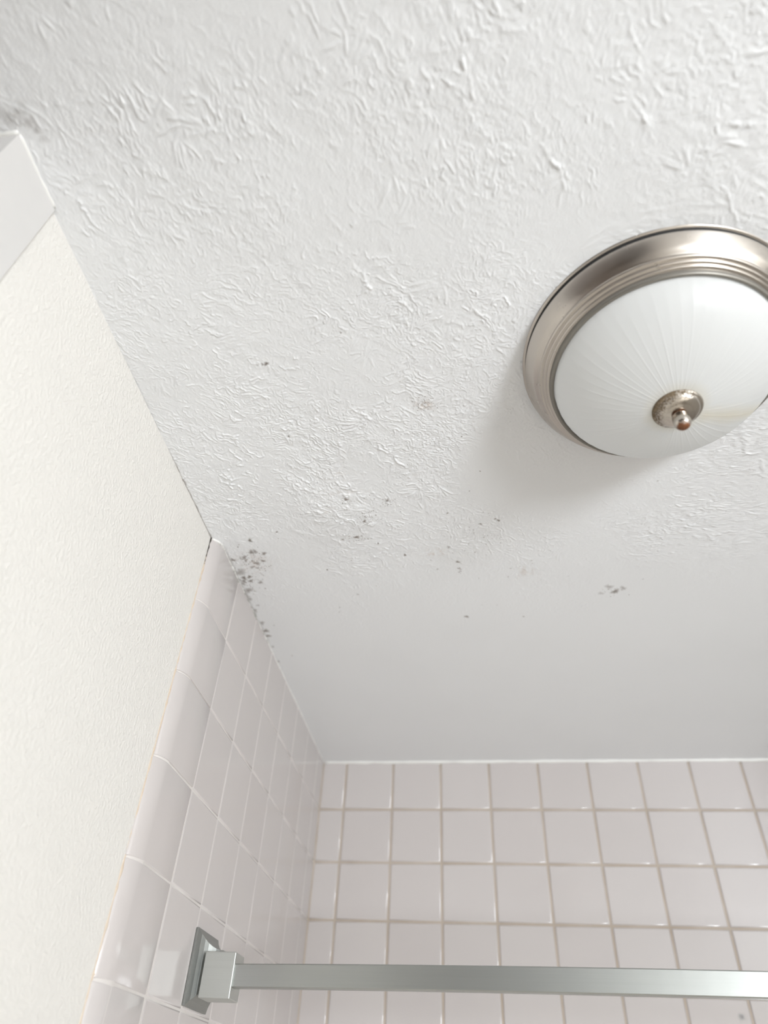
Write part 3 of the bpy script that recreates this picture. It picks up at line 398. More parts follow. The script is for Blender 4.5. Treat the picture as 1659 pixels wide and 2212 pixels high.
RX0, RX1, RY0, RY1, RS = -0.04, 1.42, -0.70, 0.845, 0.0008    # raster of the brushed plaster
def plaster():
    rng = np.random.default_rng(11)
    w = int((RX1 - RX0) / RS) + 1; h = int((RY1 - RY0) / RS) + 1
    X = (RX0 + np.arange(w) * RS)[None, :]; Y = (RY0 + np.arange(h) * RS)[:, None]
    # how strongly textured: fades out over the shower, has smooth trowelled patches
    amp = 1.0 / (1.0 + np.exp((Y - 0.13 + 0.10 * (X - 0.3)) / 0.055)) * 0.93 + 0.07
    patch = lowfreq(rng, (h, w), 90)
    amp = amp * np.clip(0.95 + 0.38 * patch, 0.42, 1.3) * (1.12 + 0.75 * np.exp(-((X - 0.18) ** 2 / (2 * 0.15 ** 2) + (Y + 0.10) ** 2 / (2 * 0.085 ** 2))))
    for (px, py, pr) in ((0.47, -0.42, 0.07), (0.34, -0.43, 0.05), (0.50, -0.05, 0.10), (0.40, -0.09, 0.06)):
        amp = amp * (1 - 0.8 * np.exp(-((X - px) ** 2 + (Y - py) ** 2) / (2 * (pr * 0.6) ** 2)))
    H = np.zeros((h, w))
    ori = 0.55 + 0.75 * lowfreq(rng, (h, w), 110) + 0.4 * lowfreq(rng, (h, w), 40)
    def splat(px, py, hh, sg):
        R = int(math.ceil(sg * 2.6))
        ix = np.round(px).astype(int); iy = np.round(py).astype(int)
        for dy in range(-R, R + 1):
            for dx in range(-R, R + 1):
                jx = ix + dx; jy = iy + dy
                ok = (jx >= 0) & (jx < w) & (jy >= 0) & (jy < h)
                d2 = (jx - px) ** 2 + (jy - py) ** 2
                np.maximum.at(H, (jy[ok], jx[ok]), (hh * np.exp(-0.5 * d2 / sg ** 2))[ok])
    def strokes(n, lmin, lmax, hmin, hmax, sg, jitter, wig, thr=0.0):
        sx = rng.uniform(0, w - 1, n); sy = rng.uniform(0, h - 1, n)
        a = ori[sy.astype(int), sx.astype(int)] + rng.normal(0, jitter, n)
        keep = rng.random(n) < (amp[sy.astype(int), sx.astype(int)] + thr)
        sx, sy, a = sx[keep], sy[keep], a[keep]; n = len(sx)
        L = rng.uniform(lmin, lmax, n) ** 1.0; hh = rng.uniform(hmin, hmax, n)
        hh = hh * np.clip(amp[sy.astype(int), sx.astype(int)], 0.12, 1.8)
        curv = rng.normal(0, 0.018, n)
        PX, PY, HH = [], [], []
        steps = int(lmax / RS)
        x, y = sx.copy(), sy.copy()
        for k in range(steps):
            t = k / np.maximum(1, L / RS)
            on = t < 1
            if not on.any(): break
            prof = np.sin(np.pi * np.clip(t, 0, 1)) ** 0.6 * (0.75 + 0.35 * np.sin(k * 0.5 + sx) * np.sin(k * 0.23 + sy))
            PX.append(x[on].copy()); PY.append(y[on].copy()); HH.append((hh * prof * rng.uniform(0.35, 1.15, n))[on])
            a = a + curv + rng.normal(0, wig, n)
            x = x + np.cos(a); y = y + np.sin(a)
        splat(np.concatenate(PX), np.concatenate(PY), np.concatenate(HH), sg)
    strokes(12000, 0.003, 0.014, 0.00014, 0.00050, 0.8, 0.6, 0.28)
    strokes(7000, 0.008, 0.028, 0.00020, 0.00070, 0.85, 0.5, 0.26)
    strokes(800, 0.010, 0.034, 0.00040, 0.00100, 1.1, 0.5, 0.26)
    # crow's-foot bursts of the stomp brush
    nb = 570
    bx = rng.uniform(0, w - 1, nb); by = rng.uniform(0, h - 1, nb)
    for cx, cy in zip(bx, by):
        am = amp[int(cy), int(cx)]
        if rng.random() > am: continue
        m = rng.integers(4, 9); a0 = rng.uniform(0, 6.28); spread = rng.uniform(0.6, 2.2)
        for q in range(m):
            a = a0 + spread * (q / m - 0.5) + rng.normal(0, 0.08); s0 = rng.uniform(4, 14); L = rng.uniform(10, 34)
            t = np.arange(0, L); aa = a + np.cumsum(rng.normal(0, 0.07, len(t)))
            x = cx + math.cos(a) * s0 + np.cumsum(np.cos(aa)); y = cy + math.sin(a) * s0 + np.cumsum(np.sin(aa))
            splat(x, y, am * rng.uniform(0.0003, 0.0009) * np.sin(np.pi * (t + 1) / (L + 1)) ** 0.6, 1.25)
    # a few heavy lumps where the compound was drawn out
    heavy = [((0.1151, -0.1174), (0.135, -0.105), (0.1513, -0.094), (0.165, -0.083), (0.178, -0.0827), (0.190, -0.088)),
             ((0.186, -0.112), (0.1946, -0.1041), (0.205, -0.094), (0.2197, -0.0841), (0.232, -0.083)),
             ((0.130, -0.041), (0.145, -0.047), (0.1611, -0.046), (0.168, -0.038), (0.180, -0.034)),
             ((0.150, -0.030), (0.162, -0.026), (0.1715, -0.0304)),
             ((0.232, -0.230), (0.2407, -0.2206), (0.256, -0.2083), (0.270, -0.206)),
             ((0.2122, -0.19), (0.2122, -0.1699), (0.207, -0.15)), ((0.190, -0.185), (0.188, -0.16), (0.195, -0.14)),
             ((0.345, -0.575), (0.355, -0.562), (0.349, -0.545)), ((0.372, -0.592), (0.384, -0.583), (0.389, -0.565), (0.391, -0.545)),
             ((0.30, -0.375), (0.315, -0.36), (0.322, -0.345)), ((0.275, -0.40), (0.28, -0.375)), ((0.45, -0.50), (0.465, -0.482), (0.472, -0.46)),
             ((0.52, -0.53), (0.535, -0.515), (0.54, -0.50)), ((0.60, -0.505), (0.625, -0.50))]
    for pl in heavy:
        xs, ys = [], []
        for (xa, ya), (xb, yb) in zip(pl, pl[1:]):
            m = max(2, int(math.hypot(xb - xa, yb - ya) / RS))
            t = np.linspace(0, 1, m, endpoint=False); xs.append(xa + (xb - xa) * t); ys.append(ya + (yb - ya) * t)
        x = (np.concatenate(xs) - RX0) / RS; y = (np.concatenate(ys) - RY0) / RS
        t = np.arange(len(x))
        for rep in range(3):          # a ragged main ridge with torn side flakes
            wob = np.cumsum(rng.normal(0, 0.5, (2, len(x))), 1); wob -= np.linspace(0, 1, len(x)) * wob[:, -1:]
            off = rng.normal(0, 4.0, 2) if rep else np.zeros(2)
            prof = np.sin(np.pi * (t + 1) / (len(t) + 1)) ** 0.5 * np.clip(0.55 + 0.6 * np.sin(t * rng.uniform(0.2, 0.45) + rng.uniform(0, 6)) + 0.3 * rng.standard_normal(len(t)), 0.05, 1.2)
            splat(x + wob[0] + off[0], y + wob[1] + off[1], (0.0015 if rep == 0 else 0.0007) * prof, 1.6 if rep == 0 else 1.15)
        for q in range(len(x) // 9):
            k0 = rng.integers(0, len(x)); a = rng.uniform(0, 6.28); L = int(rng.integers(5, 16))
            tt = np.arange(L); aa = a + np.cumsum(rng.normal(0, 0.2, L))
            splat(x[k0] + np.cumsum(np.cos(aa)), y[k0] + np.cumsum(np.sin(aa)), 0.0007 * (1 - tt / L), 1.05)
    # pimples
    n = 19000
    px = rng.uniform(0, w - 1, n); py = rng.uniform(0, h - 1, n)
    am = amp[py.astype(int), px.astype(int)]
    splat(px, py, rng.uniform(0.0001, 0.0005, n) * (0.15 + am), 1.0)
    # paint ridge left by an earlier, larger fitting round the lamp
    for cx, cy, R, hh in ((0.578, -0.2915, 0.1465, 0.00045), (LAMP[0] - 0.002, LAMP[1] + 0.004, 0.158, 0.00030)):
        a = np.arange(0, 2 * math.pi, RS / R * 0.9)
        rr = R + 0.0007 * np.sin(a * 23) + 0.0005 * np.sin(a * 61 + 1)
        splat((cx + rr * np.cos(a) - RX0) / RS, (cy + rr * np.sin(a) - RY0) / RS, hh * (0.7 + 0.3 * np.sin(a * 17)), 1.6)
    # wrinkled skin: ridges along the zero contours of stretched noise
    def vn(u, v, seed):
        tb = np.random.default_rng(seed).standard_normal((256, 256))
        u0 = np.floor(u).astype(int); v0 = np.floor(v).astype(int)
        a = u - u0; b = v - v0; a = a * a * (3 - 2 * a); b = b * b * (3 - 2 * b)
        g = lambda i, j: tb[(v0 + j) & 255, (u0 + i) & 255]
        return (g(0, 0) * (1 - a) + g(1, 0) * a) * (1 - b) + (g(0, 1) * (1 - a) + g(1, 1) * a) * b
    wx = X + 0.011 * lowfreq(rng, (h, w), 36) + 0.0022 * lowfreq(rng, (h, w), 9) + 0.0009 * lowfreq(rng, (h, w), 3)
    wy = Y + 0.011 * lowfreq(rng, (h, w), 36) + 0.0022 * lowfreq(rng, (h, w), 9) + 0.0009 * lowfreq(rng, (h, w), 3)
    for seed, an, lu, lv, hh, sg, cut in ((21, 0.62, 0.013, 0.0050, 0.00038, 0.8, -0.2), (22, 0.40, 0.0070, 0.0032, 0.00030, 0.75, -0.3), (23, 0.95, 0.020, 0.0085, 0.00060, 0.85, 0.2), (24, -0.7, 0.016, 0.008, 0.00045, 0.85, 0.4), (25, 0.7, 0.0048, 0.0026, 0.00020, 0.7, -0.2)):
        U = (wx * math.cos(an) + wy * math.sin(an)) / lu; V = (-wx * math.sin(an) + wy * math.cos(an)) / lv
        f = vn(U, V, seed)
        gy, gx = np.gradient(f)
        d = np.abs(f) / (np.sqrt(gx * gx + gy * gy) + 0.03)
        mk = np.clip((lowfreq(rng, (h, w), 8) - cut + 0.25) / 0.7, 0, 1) * np.clip(0.75 + 0.6 * lowfreq(rng, (h, w), 55), 0.1, 1.3)
        H = np.maximum(H, hh * np.exp(-0.5 * (d / sg) ** 2) * mk * amp * 1.4)
    # stipple and slow waviness
    st = gauss_blur(rng.standard_normal((h, w)), 1.2); st /= st.std()
    H += 0.000035 * st * (0.25 + amp)
    H += 0.0006 * lowfreq(rng, (h, w), 140) * (0.3 + 0.7 * amp) + 0.00012 * lowfreq(rng, (h, w), 14) * amp
    # damp-softened edge over the tiles
    return H

def axis(parts):
    out = []
    for a, b, s in parts:
        n = max(1, int(round((b - a) / s)))
        out += list(a + (b - a) * np.arange(n) / n)
    out.append(parts[-1][1])
    return np.array(out)

def build_ceiling():
    H = plaster()
    xs = axis([(-1.0, -0.1, 0.45), (-0.1, -0.03, 0.01), (-0.03, 0.50, 0.0007), (0.50, 0.65, 0.0012), (0.65, 1.0, 0.002), (1.0, 1.4, 0.004), (1.4, 2.6, 0.2)])
    ys = axis([(-2.45, -0.7, 0.3), (-0.7, -0.42, 0.0014), (-0.42, 0.10, 0.0007), (0.10, 0.30, 0.0014), (0.30, 0.845, 0.004), (0.845, 0.95, 0.05)])
    fx = np.clip((xs - RX0) / RS, 0, H.shape[1] - 1.001); fy = np.clip((ys - RY0) / RS, 0, H.shape[0] - 1.001)
    ix = fx.astype(int); iy = fy.astype(int); tx = (fx - ix)[None, :]; ty = (fy - iy)[:, None]
    Hs = (H[iy][:, ix] * (1 - tx) + H[iy][:, ix + 1] * tx) * (1 - ty) + (H[iy + 1][:, ix] * (1 - tx) + H[iy + 1][:, ix + 1] * tx) * ty
    ex = np.clip(np.minimum(xs - RX0, RX1 - xs) / 0.02, 0, 1)[None, :]; ey = np.clip((ys - RY0) / 0.02, 0, 1)[:, None]
    Hs = Hs * ex * ey
    ny, nx = Hs.shape
    X = np.broadcast_to(xs[None, :], (ny, nx)); Y = np.broadcast_to(ys[:, None], (ny, nx))
    # stains
    mould = np.zeros((ny, nx)); brown = np.zeros((ny, nx))
    rng = np.random.default_rng(3)
    for (mx, my, r, s) in MOULD:
        R = r * 2.2 + 0.0015
        i0, i1 = np.searchsorted(xs, (mx - R, mx + R)); j0, j1 = np.searchsorted(ys, (my - R, my + R))
        if i1 <= i0 or j1 <= j0: continue
        dx = X[j0:j1, i0:i1] - mx; dy = Y[j0:j1, i0:i1] - my
        ang = np.arctan2(dy, dx); ph = rng.uniform(0, 6.28, 3)
        wob = 1 + 0.22 * np.sin(2 * ang + ph[0]) + 0.18 * np.sin(3 * ang + ph[1]) + 0.12 * np.sin(7 * ang + ph[2])
        d = np.sqrt(dx * dx + dy * dy) / (max(r, 0.00062) * wob)
        v = min(0.97, s * 1.12) * np.clip(1.3 - d, 0, 1) ** 0.7
        if r > 0.0018: v = v * (0.75 + 0.35 * rng.random(v.shape))
        mould[j0:j1, i0:i1] = np.maximum(mould[j0:j1, i0:i1], v)
    for (mx, my, sx, sy, s) in BROWN:
        d = ((X - mx) / sx) ** 2 + ((Y - my) / sy) ** 2
        brown = np.maximum(brown, s * np.exp(-d * 0.8))
    brown *= 0.95 * np.clip(lowfreq(rng, (ny, nx), 5) * 0.6 + lowfreq(rng, (ny, nx), 13) * 0.6 + 0.5, 0, 1.6)
    # dirt in the corner along the painted wall (near the tile) and grey-green film along the tile edge
    wv = lambda sc, sd: np.interp(ys, np.arange(-0.8, 0.9, sc), np.random.default_rng(sd).random(len(np.arange(-0.8, 0.9, sc))))
    width = 0.0006 + 0.0032 * wv(0.006, 1) * wv(0.03, 2)
    seg = np.clip((ys + 0.19) / 0.05, 0, 1) * (ys < 0.004)
    k = np.clip(1.4 - (X - WALL_X) / np.maximum(width, 1e-5)[:, None], 0, 1) * seg[:, None]
    mould = np.maximum(mould, 0.85 * k * (0.5 + 0.5 * wv(0.004, 3))[:, None])
    seg2 = np.clip((ys - 0.015) / 0.03, 0, 1) * np.clip((0.40 - ys) / 0.25, 0, 1)
    width2 = 0.0015 + 0.007 * wv(0.02, 4) * wv(0.06, 5)
    k2 = np.clip(1.3 - X / width2[:, None], 0, 1) * seg2[:, None] * (X > -0.003)
    mould = np.maximum(mould, 0.55 * k2 * (0.35 + 0.65 * wv(0.008, 6))[:, None])
    mould = np.clip(mould, 0, 1); brown = np.clip(brown, 0, 0.6)
    co = np.empty((ny, nx, 3)); co[..., 0] = X; co[..., 1] = Y; co[..., 2] = CEIL - Hs
    idx = np.arange(ny * nx).reshape(ny, nx)
    # wound so that the normals look down into the room
    quads = np.stack((idx[:-1, :-1], idx[1:, :-1], idx[1:, 1:], idx[:-1, 1:]), -1).reshape(-1, 4)
    me = bpy.data.meshes.new('ceiling')
    me.vertices.add(ny * nx); me.vertices.foreach_set('co', co.ravel())
    nq = len(quads)
    me.loops.add(nq * 4); me.loops.foreach_set('vertex_index', quads.ravel().astype(np.int32))
    me.polygons.add(nq)
    me.polygons.foreach_set('loop_start', np.arange(0, nq * 4, 4, dtype=np.int32))
    me.polygons.foreach_set('use_smooth', np.ones(nq, dtype=bool))
    me.update(calc_edges=True)
    for nm, arr in (('mould', mould), ('brown', brown)):
        at = me.attributes.new(nm, 'FLOAT', 'POINT'); at.data.foreach_set('value', arr.ravel().astype(np.float32))
    me.materials.append(make_ceiling_mat())
    o = bpy.data.objects.new('ceiling', me); COL.objects.link(o)
    tag(o, 'white brush-textured plaster ceiling with specks of dark mould', kind='structure')
    return o
ceiling = build_ceiling()

# ------------------------------------------------------------------ room shell
M_WALL = make_wall_mat()
M_TILE = make_tile_mat()
M_GROUT_B = make_grout_mat('grout_beige', (0.45, 0.375, 0.305), (0.51, 0.44, 0.375))
M_GROUT_L = make_grout_mat('grout_pale', (0.60, 0.56, 0.535), (0.68, 0.64, 0.61))
M_CAULK = simple('white_caulk', (0.80, 0.79, 0.76), 0.4, bumps=(120, 0.3, 0.001))
M_TRIM = simple('trim_paint', (0.645, 0.627, 0.612), 0.4, bumps=(60, 0.15, 0.001))
M_FLOOR = simple('floor_vinyl', (0.74, 0.69, 0.62), 0.35)
M_DARK = simple('dark_absorber', (0.07, 0.048, 0.035), 0.5)  # near-black for the unseen recess wall and panel added to absorb light
M_TAN = simple('tan_paint', (0.30, 0.27, 0.235), 0.6)
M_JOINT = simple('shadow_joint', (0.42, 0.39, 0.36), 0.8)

wl = MB().box(-0.115, WALL_X, -0.559, TILE_D + 0.10, 0, CEIL + 0.0).build('wall_left', M_WALL)
tag(wl, 'off-white painted wall at left with tiled shower end', kind='structure')
wb = MB().box(-0.115, ROOM_X1 + 0.1, TILE_D + 0.012, TILE_D + 0.10, 0, CEIL).build('wall_back', simple('plaster_behind_tile', (0.6, 0.57, 0.53), 0.8))
tag(wb, 'back wall of the shower clad in square pale pink tiles', kind='structure')

tag(MB().box(ROOM_X1, ROOM_X1 + 0.1, SHOWER_Y0, TILE_D + 0.012, 0, CEIL).build('wall_right', M_WALL), 'off-white painted end wall at the right of the shower', kind='structure')  # unseen end wall, lengthened towards the viewer to shade the back tiles
tag(MB().box(ROOM_X1 + 0.1, WIDE_X1 + 0.1, SHOWER_Y0, SHOWER_Y0 + 0.1, 0, CEIL).build('wall_offset', M_WALL), 'off-white painted wall beside the shower end', kind='structure')
tag(MB().box(WIDE_X1, WIDE_X1 + 0.1, ROOM_Y0, SHOWER_Y0, 0, CEIL).build('wall_far_right', M_WALL), 'off-white painted wall at the far right of the room', kind='structure')
mb = MB()
mb.box(-1.0, WIN_X0, ROOM_Y0 - 0.1, ROOM_Y0, 0, CEIL); mb.box(WIN_X1, WIDE_X1 + 0.1, ROOM_Y0 - 0.1, ROOM_Y0, 0, CEIL)
mb.box(WIN_X0, WIN_X1, ROOM_Y0 - 0.1, ROOM_Y0, 0, WIN_Z0); mb.box(WIN_X0, WIN_X1, ROOM_Y0 - 0.1, ROOM_Y0, WIN_Z1, CEIL)
tag(mb.build('wall_near', M_WALL), 'off-white painted wall with a window behind the viewer', kind='structure')
tag(MB().box(-0.40, -0.30, ROOM_Y0, -0.459, 0, CEIL).build('recess_absorber', M_DARK), 'unseen dark recess wall, added to cut light at left', kind='structure')  # unseen wall set close and dark to dim the near ceiling corner
tag(MB().box(-0.30, -0.115, -0.559, -0.459, 0, CEIL).build('wall_return', M_TAN), 'short tan return wall beyond the left corner', kind='structure')
tag(MB().box(-1.0, WIDE_X1 + 0.1, ROOM_Y0 - 0.1, TILE_D + 0.1, -0.1, 0).build('floor', M_FLOOR), 'light vinyl bathroom floor', kind='structure')
dr = tag(MB().box(-0.295, 0.45, ROOM_Y0, ROOM_Y0 + 0.04, 0, 2.40).build('absorber_panel_1', M_DARK, bevel=0.004), 'unseen dark panel behind the viewer, added to absorb light', kind='structure')  # added out of view to darken the ceiling corner and rim reflections
# window: frame and pane
fr = MB(); W_ = 0.035
YA, YB = ROOM_Y0 - 0.07, ROOM_Y0 - 0.03
fr.box(WIN_X0, WIN_X1, YA, YB, WIN_Z0, WIN_Z0 + W_); fr.box(WIN_X0, WIN_X1, YA, YB, WIN_Z1 - W_, WIN_Z1)
fr.box(WIN_X0, WIN_X0 + W_, YA, YB, WIN_Z0 + W_, WIN_Z1 - W_); fr.box(WIN_X1 - W_, WIN_X1, YA, YB, WIN_Z0 + W_, WIN_Z1 - W_)
wf = tag(fr.build('window_1', M_TRIM), 'white framed bathroom window behind the viewer', kind='structure')
gm, gnt, gb = new_mat('window_glass'); gb.inputs['Transmission Weight'].default_value = 1.0; gb.inputs['Roughness'].default_value = 0.3
MB().box(WIN_X0 + W_, WIN_X1 - W_, ROOM_Y0 - 0.055, ROOM_Y0 - 0.05, WIN_Z0 + W_, WIN_Z1 - W_).build('pane', gm, wf)
# trim board at the near end of the left wall
tr = MB().box(WALL_X, WALL_X + 0.0035, -0.5625, -0.4945, 0, CEIL - 0.0005).box(-0.075, WALL_X, -0.5625, -0.559, 0, CEIL - 0.0005).build('trim_1', M_TRIM)
tag(tr, 'flat white trim board at the near end of the left wall', kind='structure')
def bead(name, pts, r, mat, parent, jit=0.25, seed=0):
    """irregular caulk bead along a polyline, octagonal section"""
    rng = random.Random(seed); v, f = [], []
    n = 8
    pts = [Vector(p) for p in pts]
    d = (pts[-1] - pts[0]).normalized()
    a = d.cross(Vector((0.3, 0.5, 0.81))).normalized(); b = d.cross(a)
    for p in pts:
        rr = r * (1 + rng.uniform(-jit, jit)); off = a * rng.uniform(-1, 1) * r * 0.2 + b * rng.uniform(-1, 1) * r * 0.2
        for k in range(n):
            t = 2 * math.pi * k / n
            v.append(p + off + a * math.cos(t) * rr + b * math.sin(t) * rr)
    for i in range(len(pts) - 1):
        for k in range(n):
            f.append((i * n + k, i * n + (k + 1) % n, (i + 1) * n + (k + 1) % n, (i + 1) * n + k))
    f.append(tuple(range(n))[::-1]); f.append(tuple(len(v) - n + k for k in range(n)))
    return mesh_obj(name, v, f, mat, parent, True)
def seg(p, q, n):
    p, q = Vector(p), Vector(q)
    return [p.lerp(q, i / n) for i in range(n + 1)]
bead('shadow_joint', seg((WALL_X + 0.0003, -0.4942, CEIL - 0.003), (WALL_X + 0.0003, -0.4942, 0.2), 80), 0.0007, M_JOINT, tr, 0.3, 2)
bead('caulk_bead', seg((WALL_X + 0.0025, -0.562, CEIL - 0.001), (WALL_X + 0.0025, -0.496, CEIL - 0.001), 14), 0.0024, M_CAULK, tr, 0.2, 3)
bead('caulk_bead', seg((WALL_X + 0.0035, -0.563, CEIL - 0.001), (-0.075, -0.563, CEIL - 0.001), 14), 0.0028, M_CAULK, tr, 0.2, 4)

# ------------------------------------------------------------------ tiles
def tile_mesh(name, w, h, t, e=0.0018):
    """glazed tile in its own plane: local x = width, y = height, z = outwards; 26 triangles"""
    v = []
    for ins, z in ((0, 0), (0, t - e), (e * 0.35, t - e * 0.35), (e * 1.3, t)):
        x, y = w / 2 - ins, h / 2 - ins
        v += [(-x, -y, z), (x, -y, z), (x, y, z), (-x, y, z)]
    f = []
    for k in range(3):
        a, b = k * 4, k * 4 + 4
        for i in range(4):
            j = (i + 1) % 4
            f.append((a + i, a + j, b + j, b + i))
    f.append((12, 13, 14, 15))
    me = bpy.data.meshes.new(name); me.from_pydata(v, [], f); me.update()
    sm = [True] * (len(f) - 1) + [False]
    me.polygons.foreach_set('use_smooth', sm)
    me.materials.append(M_TILE)
    return me

TT = 0.008
rows = 8
rnd = random.Random(4)
def put(me, name, loc, rot, parent):
    o = bpy.data.objects.new(name, me); COL.objects.link(o)
    o.location = loc
    o.rotation_euler = (rot[0] + rnd.gauss(0, 0.0016), rot[1] + rnd.gauss(0, 0.0016), rot[2] + rnd.gauss(0, 0.0016))
    o.parent = parent
    return o
# grout beds
MB().box(0.0, ROOM_X1, TILE_D + 0.0022, TILE_D + 0.012, CEIL - ROW0 - (rows - 1) * P, CEIL - 0.0005).build('grout_bed', M_GROUT_B, wb)
MB().box(WALL_X, -0.0009, 0.024, TILE_D + 0.0022, CEIL - ROW0 - (rows - 1) * P, CEIL - 0.0005).build('grout_bed', M_GROUT_L, wl)
BX0 = 0.0559
SM_C, SM_R = None, None
mB = tile_mesh('tile', P - JB, P - JB, TT)
mBe = tile_mesh('tile_cut', BX0 - JB / 2 - 0.001, P - JB, TT)
ncol = int((ROOM_X1 - BX0) / P)
SMX, SMZ = 0.8092, -0.4668
back_tiles = {}
for r in range(rows):
    zc = CEIL - ROW0 + P / 2 - r * P
    o = put(mBe, 'tile', ((BX0 - JB / 2 + 0.001) / 2, TILE_D + TT, zc), (math.pi / 2, 0, 0), wb)
    for c in range(ncol):
        o = put(mB, 'tile', (BX0 + (c + 0.5) * P, TILE_D + TT, zc), (math.pi / 2, 0, 0), wb)
        back_tiles[(c, r)] = o
sc = int((SMX - BX0) / P); sr = int((-SMZ - ROW0) / P + 1)
t_ = back_tiles[(sc, sr)]
SMUDGE = (SMX - t_.location.x, CEIL + SMZ - t_.location.z, TT)
mS = mB.copy(); mS.materials.clear(); mS.materials.append(make_chipped_tile_mat()); t_.data = mS
t_['label'] = 'tile with a small dark smudge'
# left wall: column 0 is bullnose trim, then whole tiles, the last one cut at the corner
mL = tile_mesh('tile_left', P - JL, P - JL, TT, 0.0015)
nl = int(TILE_D / P)
lastw = TILE_D - nl * P
mLe = tile_mesh('tile_left_cut', lastw - JL, P - JL, TT, 0.0015)
def bull_xy(t, ins=0.0):
    """(y, x) on the rounded edge, t = 0 where the flat face ends, 1 at the painted wall"""
    u = math.sin(math.pi / 2 * t)
    drop = 0.55 * (1 - math.sqrt(max(0.0, 1 - u * u))) + 0.45 * u ** 1.5
    return (0.0225 * (1 - u) + ins, WALL_X * drop * 0.985 - ins * 0.6)
def bullnose_mesh(h):
    """quarter-round edge: profile in (y, x), swept along z"""
    prof = [(P - JL / 2, WALL_X + 0.001), (P - JL / 2, -0.0015), (P - JL / 2 - 0.0005, -0.0005), (P - JL / 2 - 0.002, 0.0), (0.06, 0.0)]
    n = 12
    for k in range(n + 1):
        prof.append(bull_xy(k / n))
    # soft glazed top and bottom edge
    v, f = [], []
    lev = ((-h / 2, 0.0011), (-h / 2 + 0.0005, 0.0004), (-h / 2 + 0.0016, 0.0), (h / 2 - 0.0016, 0.0), (h / 2 - 0.0005, 0.0004), (h / 2, 0.0011))
    m = len(prof)
    for z, ins in lev:
        for (y, x) in prof:
            s = 1.0 if x > WALL_X + 0.004 else 0.4
            v.append((x - ins * s, y + ins * (0.6 if y < 0.02 else 0), z))
    for i in range(len(lev) - 1):
        for k in range(m - 1):
            f.append((i * m + k, i * m + k + 1, (i + 1) * m + k + 1, (i + 1) * m + k))
    f.append(tuple(range(m))[::-1]); f.append(tuple((len(lev) - 1) * m + k for k in range(m)))
    me = bpy.data.meshes.new('bullnose_tile'); me.from_pydata(v, [], f); me.update()
    bm = bmesh.new(); bm.from_mesh(me); bmesh.ops.recalc_face_normals(bm, faces=bm.faces); bm.to_mesh(me); bm.free()
    me.polygons.foreach_set('use_smooth', [len(p.vertices) == 4 for p in me.polygons])
    me.materials.append(M_TILE)
    return me
mN = bullnose_mesh(P - JL)
for r in range(rows):
    zc = CEIL - ROW0 + P / 2 - r * P
    o = bpy.data.objects.new('bullnose_tile', mN); COL.objects.link(o); o.parent = wl
    o.location = (rnd.gauss(0, 0.0003), 0.0 + rnd.gauss(0, 0.0003), zc); o.rotation_euler = (rnd.gauss(0, 0.002), 0, rnd.gauss(0, 0.002))
    for c in range(1, nl):
        put(mL, 'tile', (-TT, (c + 0.5) * P, zc), (math.pi / 2, 0, math.pi / 2), wl)
    put(mLe, 'tile', (-TT, nl * P + lastw / 2, zc), (math.pi / 2, 0, math.pi / 2), wl)
# bed of grout behind the bullnose column, and the stained joint against the paint
gv, gf = [], []
gz0, gz1 = CEIL - ROW0 - (rows - 1) * P, CEIL - 0.0005
gp = [(0.03, -0.0009)] + [bull_xy(k / 12, 0.0008) for k in range(13)] + [(0.0009, WALL_X - 0.001), (0.03, WALL_X - 0.001)]
for z in (gz0, gz1): gv += [(x, y, z) for (y, x) in gp]
m_ = len(gp)
for k in range(m_): gf.append((k, (k + 1) % m_, m_ + (k + 1) % m_, m_ + k))
gf += [tuple(range(m_))[::-1], tuple(range(m_, 2 * m_))]
mesh_obj('grout_bed', gv, gf, M_GROUT_L, wl)
o = bead('grout_joint', seg((WALL_X, 0.0004, 0), (WALL_X, 0.0004, -ROW0 - (rows - 1) * P), 150), 0.0013, make_edge_joint_mat(), wl, 0.45, 5)
o.location = (0, 0, CEIL)
# caulk at the ceiling and in the corner
bead('caulk_bead', seg((0.0, TILE_D, CEIL - 0.001), (ROOM_X1, TILE_D, CEIL - 0.001), 90), 0.0042, M_CAULK, wb, 0.25, 7)
bead('caulk_bead', seg((-0.0006, 0.012, CEIL - 0.0005), (-0.0006, TILE_D, CEIL - 0.0005), 160), 0.0016, make_mouldy_caulk(), wl, 0.55, 8)
bead('caulk_bead', [(WALL_X + 0.001, 0.0015, CEIL - 0.001), (WALL_X + 0.004, 0.0028, CEIL - 0.001), (-0.006, 0.005, CEIL - 0.001), (-0.003, 0.0085, CEIL - 0.001), (-0.0008, 0.014, CEIL - 0.001)], 0.0019, M_CAULK, wl, 0.2, 9)
bead('grout_joint', seg((0.0, TILE_D, CEIL - 0.002), (0.0, TILE_D, CEIL - ROW0 - (rows - 1) * P), 40), 0.0022, M_GROUT_B, wb, 0.2, 10)

